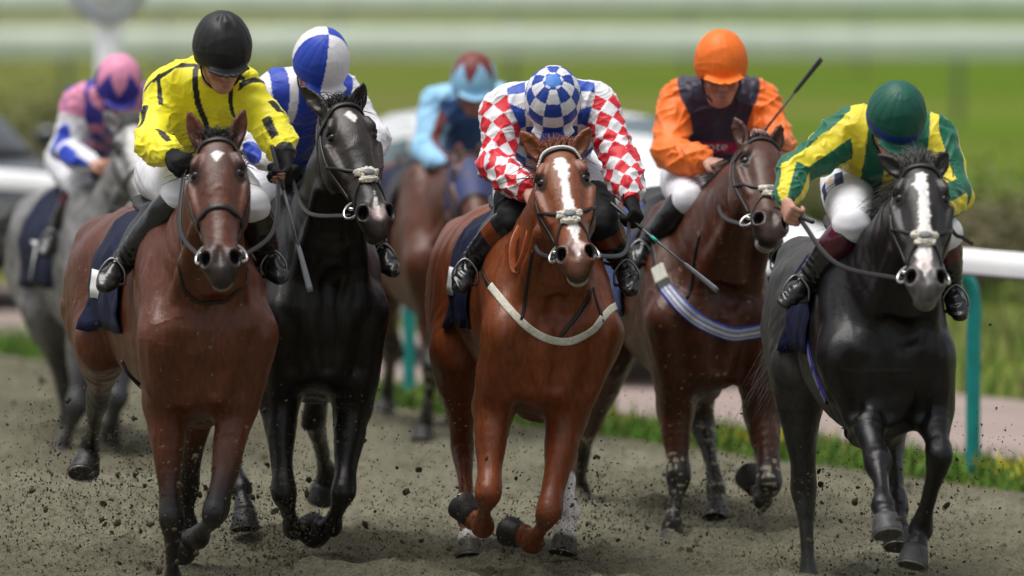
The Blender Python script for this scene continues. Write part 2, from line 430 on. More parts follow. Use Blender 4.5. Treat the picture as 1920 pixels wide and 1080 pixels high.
class Horse: pass
def build_horse(c):
    """c: dictionary of photo measurements and colours"""
    H = Horse(); H.c = c; D = c['D']
    P = lambda q: PX(q[0], q[1], D + q[2])
    chest = PX(c['chest'][0], 600, D + .2); rump = PX(c['rump'][0], 600, D + 1.35)
    fwd = nz(V(chest[0] - rump[0], chest[1] - rump[1], 0)); back = -fwd; lat = V(-fwd[1], fwd[0], 0)
    lat = lat if lat[0] > 0 else -lat; H.fwd, H.lat = fwd, lat; dz = c.get('dz', 0.); bw = c.get('bw', 1.)
    O = V(chest[0], chest[1], 0) + fwd * .2
    T = lambda t, x, z: O + back * t + lat * x + V(0, 0, z + dz); H.T = T
    root = thing('racehorse', tuple(T(.6, 0, 0) * V(1, 1, 0)), c['label'], 'horse', 'racehorses galloping towards the camera'); H.root = root
    sd = Sdf()
    # trunk: t, half width, top, bottom
    tr = [(.06, .13, 1.14, .84), (.2, .205, 1.3, .73), (.42, .225, 1.5, .70), (.62, .238, 1.47, .71), (.85, .255, 1.44, .75), (1.1, .265, 1.46, .86), (1.32, .265, 1.47, .95), (1.52, .225, 1.38, 1.02), (1.64, .13, 1.25, 1.07)]
    rt = c.get('rtop', 0.)
    sd.chain([T(t, 0, (a + b) / 2 + (rt * t / 1.6)) for t, w, a, b in tr], [(w * bw, (a - b) / 2) for t, w, a, b in tr], lat, k=.02, n=3)
    # head frame
    pl = P(c['poll']); L = c.get('hl', .61)
    m0 = PX(c['muz'][0], c['muz'][1], pl[1]); latd = np.linalg.norm(m0 - pl)
    ddm = -math.sqrt(max(L * L - latd * latd, .01))
    for _ in range(4):
        mz = PX(c['muz'][0], c['muz'][1], pl[1] + ddm); q = mz - pl; latd = math.hypot(q[0], q[2]); ddm = -math.sqrt(max(L * L - latd * latd, .01))
    a = nz(mz - pl); n0 = perp(V(0, -1, .04), a); s0 = np.cross(n0, a); th = rad(c.get('turn', 0)); ro = rad(c.get('roll', 0))
    nn = n0 * math.cos(th) + s0 * math.sin(th); ss = s0 * math.cos(th) - n0 * math.sin(th)
    H.pl, H.a, H.n, H.s, H.L = pl, a, nn, ss, L
    hp = lambda u, s, n: pl + a * (u * L) + ss * s + nn * n; H.hp = hp
    # neck
    nb = T(.26, 0, 1.12); nt_ = hp(.1, 0, -.10)
    n1 = mix(nb, nt_, .5) + V(0, .02, c.get('crest', .05))
    nw = c.get('nw', 1.)
    sd.chain([nb, mix(nb, n1, .55) + V(0, 0, .02), n1, mix(n1, nt_, .6), nt_], [(.18, .3), (.155 * nw, .26), (.118 * nw, .2), (.092, .155), (.082, .12)], lat, k=.06, n=3)
    # withers, shoulders, breast
    sd.chain([T(.38, 0, 1.44), T(.6, 0, 1.44)], [(.05, .06), (.05, .05)], lat, k=.1, n=1)
    LEGS = []
    for i, x in ((0, -1), (1, 1)):
        q = c['fore'][i]; sh = T(.07, x * .168 * bw, 1.02); el = P(q[0]); J = [sh, el] + [P(z) for z in q[1:]]
        sd.chain([T(.42, x * .13, 1.4), T(.26, x * .168 * bw, 1.18), sh], [(.06, .12), (.08, .14), (.088, .1)], lat, k=.08, n=3)
        leg_chains(sd, J, 'fore'); LEGS.append(('fore', J))
        sd.ell(T(.07, x * .085, .96), (.095, .10, .14), k=.05)
        sd.ell(T(.1, x * .06, .84), (.075, .1, .1), k=.06)
    for i, x in ((0, -1), (1, 1)):
        q = c['hind'][i]; hip = T(1.36, x * .13, 1.2)
        J = [hip, P(q[0])] + [P(z) for z in q[1:]]
        J[1] = mix(J[1], T(1.12, x * .19, .95), .55) if c.get('autostifle', True) else J[1]
        sd.chain([T(1.55, x * .12, 1.3), T(1.5, x * .16, 1.05), mix(J[1], J[2], .3)], [(.1, .12), (.13, .15), (.07, .09)], lat, k=.09, n=3)
        leg_chains(sd, J, 'hind'); LEGS.append(('hind', J))
    sd.chain([T(.35, 0, .70), T(.02, 0, .83)], [(.1, .05), (.04, .05)], lat, k=.08, n=1)
    H.LEGS = LEGS
    # muscle edges: breast groove, armpit creases, shoulder edge, the two straps of muscle down the neck
    sd.chain([T(-.065, 0, 1.08), T(-.062, 0, .96), T(-.03, 0, .82)], [.014, .016, .014], k=.06, n=3, sub=True)
    nfd = perp(V(0, 0, 1) + fwd * .2, nz(nt_ - nb)); nfd = -nfd
    for x in (-1, 1):
        sd.chain([T(-.06, x * .15, 1.08), T(-.045, x * .147, .95), T(.0, x * .118, .82)], [.009, .012, .01], k=.08, n=3, sub=True)
        sd.chain([T(.5, x * .25, 1.38), T(.43, x * .262, 1.15), T(.34, x * .255, .92)], [.014, .022, .02], k=.045, n=3, sub=True)
        sd.chain([T(.0, x * .12, 1.06), mix(nb, n1, .6) + lat * x * .105 + nfd * .17, mix(n1, nt_, .5) + lat * x * .07 + nfd * .12], [.05, .042, .03], k=.035, n=3)
        sd.chain([T(.2, x * .19 * bw, 1.2), T(.09, x * .19 * bw, 1.02), T(.16, x * .185 * bw, .88)], [.03, .042, .03], k=.07, n=3)
    sd.chain([T(-.05, 0, 1.15), mix(nb, n1, .6) + nfd * .25], [.024, .024], k=.07, n=1, sub=True)
    # head
    Ms = lambda e1, e2, e3: np.array([e1, e2, e3])
    MM = Ms(ss, a, nn)
    sec = [(-.02, .07, .0, -.16), (.1, .09, .048, -.185), (.22, .104, .064, -.195), (.36, .101, .058, -.185), (.5, .086, .048, -.145), (.65, .068, .041, -.112), (.8, .060, .036, -.09), (.91, .064, .034, -.088), (.985, .048, .012, -.082)]
    H.sec = sec
    sd.chain([hp(u, 0, (f + b) / 2) for u, w, f, b in sec], [(w, (f - b) / 2) for u, w, f, b in sec], ss, k=.03, n=3)
    sd.chain([hp(.06, 0, .03), hp(.3, 0, .04), hp(.6, 0, .022), hp(.84, 0, .014)], [(.06, .03), (.062, .028), (.036, .02), (.03, .02)], ss, k=.02, n=3)
    for x in (-1, 1):
        sd.ell(hp(.36, x * .072, -.10), (.038, .11, .085), MM, k=.03)
        sd.chain([hp(.16, x * .072, .044), hp(.22, x * .086, .044), hp(.285, x * .096, .022)], [.016, .0155, .012], k=.02, n=3)
        sd.chain([hp(.31, x * .104, -.005), hp(.45, x * .09, -.008), hp(.58, x * .07, -.01)], [.017, .015, .01], k=.02, n=2)
        sd.ell(hp(.275, x * .104, .03), (.018, .03, .02), MM, k=.018, sub=True); sd.ell(hp(.268, x * .077, .013), (.019, .033, .022), MM, k=.012); sd.chain([hp(.243, x * .083, .0395), hp(.240, x * .096, .034), hp(.246, x * .1025, .017)], [.0055, .007, .0055], k=.007, n=3); sd.chain([hp(.292, x * .086, .036), hp(.298, x * .094, .026), hp(.292, x * .1, .012)], [.004, .005, .004], k=.007, n=3)
        sd.ell(hp(.4, x * .098, .036), (.018, .07, .018), MM, k=.02, sub=True)
        # nostril
        sd.ell(hp(.905, x * .052, .008), (.03, .043, .036), MM, k=.025)
        sd.ell(hp(.918, x * .06, .026), (.021, .027, .026), Ms(nz(ss + x * .3 * nn), nz(a + .35 * x * ss), nz(nn - .25 * x * ss + .25 * a)), k=.01, sub=True)
        sd.ell(hp(.9, x * .05, .012), (.013, .02, .035), MM, k=.008, sub=True)
    # lips and chin
    sd.ell(hp(.965, 0, -.015), (.05, .03, .035), MM, k=.02)
    sd.ell(hp(.975, 0, -.08), (.04, .034, .027), MM, k=.018)
    sd.chain([hp(.965, -.052, -.052), hp(1.02, 0, -.048), hp(.965, .052, -.052)], [.008, .01, .008], k=.01, n=3, sub=True)
    sd.ell(hp(.93, 0, .036), (.012, .05, .014), MM, k=.015, sub=True)
    # ears
    for i, x in ((0, -1), (1, 1)):
        if c.get('ears') is None or c['ears'][i] is None: continue
        bx = hp(.0, x * .058, -.012); tip = PX(c['ears'][i][0], c['ears'][i][1], pl[1] + c.get('eard', .03))
        ax = nz(tip - bx); tip = bx + ax * min(np.linalg.norm(tip - bx), .2); op = perp(V(x * .35, -1, .1), ax); sd_ = np.cross(op, ax)
        md = mix(bx, tip, .45) + sd_ * 0 
        sd.chain([bx - ax * .03, bx + ax * .01, md, mix(bx, tip, .78), tip], [(.028, .028), (.031, .026), (.035, .02), (.023, .013), (.005, .005)], sd_, k=.012, n=3)
        sd.chain([mix(bx, tip, .22) + op * .02, md + op * .02, mix(bx, tip, .8) + op * .014], [(.013, .016), (.023, .018), (.011, .011)], sd_, k=.008, n=3, sub=True)
    H.sdf = sd
    vs, fs = sd.mesh(c.get('h', .0075))
    # coat colours: markings that belong to the animal
    N = len(vs); base = np.array(c['coat'], float); col = np.tile(base, (N, 1))
    col *= (1 + .1 * wob(vs, 9, 3))[:, None]
    if 'belly' in c:
        w = sst(.55, .9, (vs - O) @ back) ; col = col * (1 - w[:, None]) + np.array(c['belly']) * w[:, None] * (1 + .25 * wob(vs, 30, 2))[:, None]
    if 'dapple' in c:
        w = np.clip(.5 + .8 * wob(vs, 34, 6), 0, 1)[:, None]; col = col * (1 - w) + np.array(c['dapple']) * w
    for li, (kd, J) in enumerate(LEGS):
        best = np.full(N, 9.); val = np.zeros(N)
        for i in range(1, 5):
            A, B = J[i], J[i + 1]; ba = B - A; t = np.clip(((vs - A) @ ba) / (ba @ ba), 0, 1); dd = np.linalg.norm(vs - A - t[:, None] * ba, axis=1)
            m = dd < best; best[m] = dd[m]; val[m] = (i - 1 + t)[m]
        near = best < .115
        if 'points' in c:
            w = sst(*c.get('pfade', (.55, 1.0)), val) * near; w = w[:, None]; col = col * (1 - w) + np.array(c['points']) * w
        sk = c.get('sock', {}).get(li)
        if sk is not None:
            w = (sst(sk - .06, sk + .06, val + .05 * wob(vs, 40, 1)) * near)[:, None]; col = col * (1 - w) + np.array((.78, .74, .7)) * w
        if 'mud' in c:
            w = ((wob(vs, 75, li) + .4 * wob(vs, 160, li + 3) > .75) & near & (val > .7))[:, None]; col = np.where(w, np.array((.25, .22, .15)), col)
    r = vs - pl; u = r @ a / L; s = r @ ss; n = r @ nn
    hm = (np.abs(s) < .17) & (u > -.1) & (u < 1.15) & (n > -.26) & (n < .12)
    w = (sst(*c.get('muzfade', (.76, .95)), u + .03 * wob(vs, 25)) * hm * c.get('muzw', 1.))[:, None]; col = col * (1 - w) + np.array(c.get('muzcol', (.02, .018, .018))) * w
    if 'face' in c:
        w = (hm & (n > -.02))[:, None] * .6 * (.5 + .5 * wob(vs, 16, 8))[:, None].clip(0, 1); col = col * (1 - w) + np.array(c['face']) * w
    for bl in ([c['blaze']] if 'blaze' in c else []):     # (u, s centre, half width) outline down the face
        bu = np.array([q[0] for q in bl]); bs = np.interp(u, bu, [q[1] for q in bl]); bh = np.interp(u, bu, [q[2] for q in bl])
        ed = np.abs(s - bs) + .004 * wob(vs, 70, 4) + .003 * wob(vs, 150, 2)
        w = (hm & (n > -.01) & (u > bu[0]) & (u < bu[-1])) * sst(.004, -.004, ed - bh); w = w[:, None]
        col = col * (1 - w) + np.array(c.get('blazecol', (.75, .72, .7))) * w
    if 'noseskin' in c:
        q = c['noseskin']; w = (hm & (n > -.03)) * sst(.03, .0, np.hypot((u - q[0]) * L, s - q[1]) - q[2]); w = w[:, None] * .8; col = col * (1 - w) + np.array(q[3]) * w
    if 'lip' in c:
        w = (hm & (u > .9) & (n < -.06)) * sst(.93, 1.0, u + .05 * wob(vs, 40, 3)); w = w[:, None] * .8; col = col * (1 - w) + np.array(c['lip']) * w
    for x in (-1, 1):      # dark skin of the eyelids
        w = sst(.05, .03, np.linalg.norm((vs - hp(.27, x * .088, .02)) * 1., axis=1) + .006 * wob(vs, 60, 2))[:, None] * .8; col = col * (1 - w) + np.array((.014, .01, .009)) * w
    if 'splash' in c:
        w = ((wob(vs, 120, 4) + .6 * wob(vs, 260, 1) > c['splash']) & ~hm & (n > -9) & (vs[:, 2] < 1.35))[:, None]; col = np.where(w, np.array((.2, .17, .11)), col)
    # the nostrils' inside is coloured near black
    for x in (-1, 1):
        w = (np.linalg.norm(vs - hp(.905, x * .055, .006), axis=1) < .03)[:, None]; col = np.where(w, np.array((.012, .009, .009)), col)
    mus = wob(vs * V(1.3, 1, .45), 17, 5); vein = sst(.075, .0, np.abs(wob(vs * V(1, 1, .7), 9.5, 2))) * sst(-.1, .35, wob(vs, 3.1, 6))
    dsp = (.0042 * mus + .0022 * (1 - np.abs(wob(vs * V(1.6, 1, .4), 26, 8))) + .0024 * vein) * (~hm) + hm * (.0016 * sst(.07, .0, np.abs(wob(vs, 15, 3))) * ((u > .3) & (u < .8)) + .0008 * wob(vs, 40, 6))
    H.body = obj('body', vs, fs, M_COAT, root, col=np.clip(col, .003, 1), disp=dsp)
    for x in (-1, 1):
        MB().ball(hp(.268, x * .0795, .0185), .0212, 9).build('eye', M_EYE, root)
    for li, (kd, J) in enumerate(LEGS):
        hc = c.get('hoofcol', (.03, .027, .025)); sk = c.get('sock', {}).get(li)
        hoof(J[4], J[5], root, (.075, .062, .052) if sk is not None else hc, fwd=c.get('hoofdir', {}).get(li, V(0, -1, .1)), band=(.5, .46, .42) if sk is not None else None)
    # hair: forelock, mane and tail in strands
    mh = mhair('mane_hair', c['mane'])
    g = np.random.default_rng(c['seed'])
    def strands(name, n, start, path, w, par=root):
        mb = MB()
        for _ in range(n):
            p0 = start(g); pts = path(g, p0); q = len(pts); sdv = nz(g.normal(size=3)); 
            ww = w * g.uniform(.6, 1.3) * np.array([1 - .85 * (i / (q - 1)) ** 2 for i in range(q)])
            mb.tube(catmull(pts, 2), np.interp(np.linspace(0, 1, (q - 1) * 2 + 1), np.linspace(0, 1, q), ww), n=3, cap=False)
        return mb.build(name, mh, par)
    fl = c.get('forelock', (.05, .07, 1.))
    def f0(g): return hp(-.01 + g.uniform(-.03, .05), g.normal() * .026, .016 + g.uniform(-.05, .012))
    def fpath(g, p):
        ln = fl[1] * g.uniform(.5, 1.1); o = ss * g.normal() * .028 + nn * g.normal() * .02
        dirv = nz(-a * fl[0] * 10 + V(g.normal() * .18, .55 + g.normal() * .15, .25)); e = p + dirv * ln
        return [p - nn * .015, p + nn * .012 - a * .012 + o * .15, mix(p, e, .45) + o * .6 + V(0, 0, .02), e + o * 1.3 + V(0, .02, -.015)]
    strands('forelock', int(420 * fl[2]), f0, fpath, .0026)
    def m0_(g):
        t = g.uniform(0, 1); q = catmull([hp(-.0, 0, -.04), n1 + V(0, .05, .15), T(.3, 0, 1.43)], 20)[min(40, int(t * 40))]
        return q + lat * g.normal() * .014
    def mpath(g, p):
        x = g.normal() * .04; ln = g.uniform(.07, .16); return [p - V(0, 0, .03), p + V(0, .015, .02), p + V(x, .05 + ln * .3, .02), p + V(x * 1.8, .06 + ln * .8, -.03 * g.uniform(0, 1.5))]
    strands('mane', 700, m0_, mpath, .0028)
    td = c.get('tail', (-.25, .15, -.5))
    def t0(g): return T(1.64, g.normal() * .02, 1.30 + g.normal() * .02 + rt)
    def tpath(g, p):
        e = p + V(*td) * g.uniform(.55, 1.15) + g.normal(size=3) * .06; q = p + back * .13 + V(0, 0, .03)
        return [p - back * .04, q + g.normal(size=3) * .012, mix(q, e, .5) + V(*td) * .08 + g.normal(size=3) * .03, e]
    strands('tail', 260, t0, tpath, .003)
    return H

def head_path(H, pts, off, n=6, it=8):
    """points in head coordinates laid on the skin"""
    return smooth_on(H.sdf, catmull([H.hp(*q) for q in pts], n), off)
def smooth_on(sdf, P, off):
    P, N = sdf.project(P, off)
    for _ in range(3):
        P[1:-1] = P[1:-1] * .5 + (P[:-2] + P[2:]) * .25; N[1:-1] = N[1:-1] * .5 + (N[:-2] + N[2:]) * .25
    return P, N
def _cast(self, px, py, D):
    self.sdf.project(np.zeros((1, 3))); o = V(0, 0, CAM_H); p = PX(px, py, D); hit = self.sdf.tree.ray_cast(Vector(o), Vector(nz(p - o)))[0]
    return np.array(hit) if hit is not None else p
Horse.cast = _cast
def tack(H, c):
    """bridle, saddle, cloth and straps: what the horse wears"""
    root = H.root; T = H.T
    br = MB()
    w = .02
    # browband over the forehead, headpiece behind the ears, cheekpieces, throat lash, noseband
    def strap(mb, pts, w=.018, off=.003, th=.004, n=6, m=0):
        P, N = head_path(H, pts, off, n); mb.ribbon(P, N, w, th, m=m)
    strap(br, [(.13, -.12, -.06), (.085, -.1, .02), (.045, -.05, .062), (.035, 0, .07), (.045, .05, .062), (.085, .1, .02), (.13, .12, -.06)], .024, .004, .006)
    for x in (-1, 1):
        strap(br, [(-.03, x * .03, -.08), (.06, x * .1, -.05), (.2, x * .13, -.05), (.45, x * .11, -.055), (.72, x * .09, -.06)], .018)
        strap(br, [(-.03, x * .03, -.1), (.12, x * .1, -.12), (.25, x * .11, -.19), (.33, 0, -.26)], .014)
    nb = c.get('noseband', 'plain')
    if nb == 'plain':
        strap(br, [(.6, -.09, -.09), (.585, -.085, -.03), (.56, -.045, .035), (.555, 0, .05), (.56, .045, .035), (.585, .085, -.03), (.6, .09, -.09)], .02, .004, .006)
    else:      # crossed noseband meeting under a pad on the nose
        for x in (-1, 1):
            strap(br, [(.4, x * .12, -.06), (.5, x * .09, .0), (.585, x * .045, .04), (.63, 0, .05)], .013)
            strap(br, [(.63, 0, .05), (.68, x * .045, .035), (.78, x * .08, -.02), (.86, x * .07, -.08)], .013)
    bo = br.build('bridle', M_STRAP, root)
    if c.get('browbeads'):
        bb = MB(); P, N = head_path(H, [(.085, -.1, .02), (.045, -.05, .062), (.035, 0, .07), (.045, .05, .062), (.085, .1, .02)], .012, 8)
        for i in range(0, len(P)): bb.ball(P[i], .0062, 4)
        bb.build('browband_beads', M_WHITE, bo)
    if nb == 'fleece':
        q, N3 = H.sdf.project(np.array([H.hp(.625, 0, .05)]), .008); C = q[0]; MF = np.array([H.s, H.a, N3[0]]); fl = Sdf()
        fl.chain([C - H.s * .04 - N3[0] * .012 - H.a * .012, C - H.a * .008, C + H.s * .04 - N3[0] * .012 - H.a * .012], [(.016, .012), (.021, .015), (.016, .012)], H.a, k=.01, n=3)
        fl.chain([C - H.s * .03 - N3[0] * .008 + H.a * .026, C + H.a * .028, C + H.s * .03 - N3[0] * .008 + H.a * .026], [(.012, .01), (.016, .013), (.012, .01)], H.a, k=.01, n=3)
        v, f = fl.mesh(.004); obj('sheepskin_noseband', v, f, M_FLEECE, bo, disp=.003 * wob(v, 150, 1) + .002 * wob(v, 330, 5))
        MB().ball(C + N3[0] * .014 + H.a * .006, (.024, .016, .007), 8, MF).build('noseband_pad', M_GREY, bo)
    # bit rings and reins
    rings = []
    for x in (-1, 1):
        q, N = H.sdf.project(np.array([H.hp(.79, x * .085, -.055)]), .012)
        mb = MB().torus(q[0], nz(H.s * x * .7 + H.n * .7 - H.a * .1), .036, .0055, 24, 8); mb.tube([q[0] - H.s * x * .03, q[0] + H.n * .012 + H.s * x * .012], .007, 6)
        mb.build('bit_ring', M_METAL, bo); rings.append(q[0])
    for i, x in ((0, -1), (1, 1)):
        hd = c['hands'][i]
        if hd is None: continue
        r0 = rings[i] + H.n * -.03; mid = mix(r0, hd, .5) + V(x * .05, 0, -.06)
        mb = MB(); P = catmull([r0, mid, hd], 10); N = np.tile(V(x * .5, -.8, .3), (len(P), 1)); mb.ribbon(P, N, .017, .003); mb.build('rein', M_STRAP, bo)
    if c.get('hood'):
        hs = Sdf(); e = .01
        hs.chain([H.hp(u, 0, (f + b) / 2) for u, w, f, b in H.sec[:5]] , [(w + e, (f - b) / 2 + e) for u, w, f, b in H.sec[:5]], H.s, k=.03, n=3)
        for x in (-1, 1): hs.ell(H.hp(.27, x * .11, .03), (.03, .04, .03), np.array([H.s, H.a, H.n]), k=.01, sub=True)
        hs.chain([H.hp(.05, 0, -.08), H.hp(.02, 0, -.2) + V(0, .05, -.05)], [(.1, .13), (.12, .17)], H.lat, k=.03, n=1)
        v, f = hs.mesh(.01); obj('hood', v, f, mat('royal_blue_hood', (.018, .03, .115), rough=.6, bump=.3), root)
    # saddle cloth
    nr, nc = 13, 30; t0, t1 = c.get('cloth', (.5, 1.0)); t0 += .08; low = c.get('low', .99)
    G = np.zeros((nr, nc, 3))
    for i in range(nr):
        for j in range(nc):
            v = -1 + 2 * j / (nc - 1); t = t0 + (t1 - t0) * i / (nr - 1) + .05 * abs(v)
            z = 1.5 - (1.5 - low) * abs(v) ** 1.25; x = np.sign(v) * .3 * min(1, abs(v) * 2.2); G[i, j] = T(t, x, z)
    for q in range(2): 
        G2, N = H.sdf.project(G.reshape(-1, 3), .012, 7); G = G2.reshape(nr, nc, 3)
    G = (G + N.reshape(nr, nc, 3) * (.012 * wob(G.reshape(-1, 3) * V(1, 1, .35), 34, 3).reshape(nr, nc, 1)))
    cl = MB().sheet(G, N, .006).build('saddle_cloth', c.get('clothmat', M_NAVY), root)
    H.clothG, H.clothN = G, N.reshape(nr, nc, 3)
    # saddle
    ss_ = Sdf(); ss_.chain([T(.5, 0, 1.52), T(.6, 0, 1.5), T(.8, 0, 1.47), T(.97, 0, 1.5)], [(.05, .03), (.1, .035), (.13, .035), (.12, .03)], H.lat, k=.02, n=3)
    for x in (-1, 1): ss_.chain([T(.6, x * .08, 1.47), T(.66, x * .18, 1.38), T(.66, x * .23, 1.25)], [(.02, .1), (.014, .11), (.01, .08)], H.lat + V(0, 0, x * .5), k=.03, n=3)
    v, f = ss_.mesh(.012); obj('saddle', v, f, M_STRAP, root)
    # breast girth, girth and martingale from photo outlines
    for nm, pts, wd, mt, colf in c.get('straps', []):
        P = catmull([H.cast(q[0], q[1], c['D'] + q[2]) for q in pts], 10); P, N = smooth_on(H.sdf, P, .0045)
        k = len(P)
        if colf is not None:
            mb = MB(); NS = 11; T_ = np.gradient(P, axis=0); rows = []
            cc = []
            for p, t, nn_ in zip(P, T_, N):
                b = nz(np.cross(nz(t), nn_)); rows.append([p + b * wd * (e / (NS - 1) - .5) + nn_ * .005 for e in range(NS)])
                rows[-1][0] = rows[-1][0] - nn_ * .01; rows[-1][-1] = rows[-1][-1] - nn_ * .01
            mb.grid(np.array(rows)); cc = np.array([[colf(i / (k - 1), e / (NS - 1)) for e in range(NS)] for i in range(k)]).reshape(-1, 3)
            mb.build(nm, mt, root, col=cc)
        else: MB().ribbon(P, N, wd, .003).build(nm, mt or M_STRAP, root)
    # stirrups
    for x, ft in zip((-1, 1), c['feet']):
        if ft is None: continue
        mb = MB(); q = ft + V(0, -.02, -.035); mb.tube([q + V(-.048, 0, .0), q + V(.048, 0, 0)], .007, 6); 
        mb.tube(catmull([q + V(-.048, 0, 0), q + V(-.045, 0, .055), q + V(0, .01, .1), q + V(.045, 0, .055), q + V(.048, 0, 0)], 4), .0045, 6)
        so_ = mb.build('stirrup', M_IRON, root)
        P = catmull([q + V(0, .01, .1), mix(q, T(.55, x * .26, 1.2), .5) + V(x * .03, 0, .06), T(.57, x * .25, 1.27)], 6); MB().ribbon(P, np.tile(V(x * .6, -.8, 0), (len(P), 1)), .022, .003).build('stirrup_leather', M_STRAP, so_)
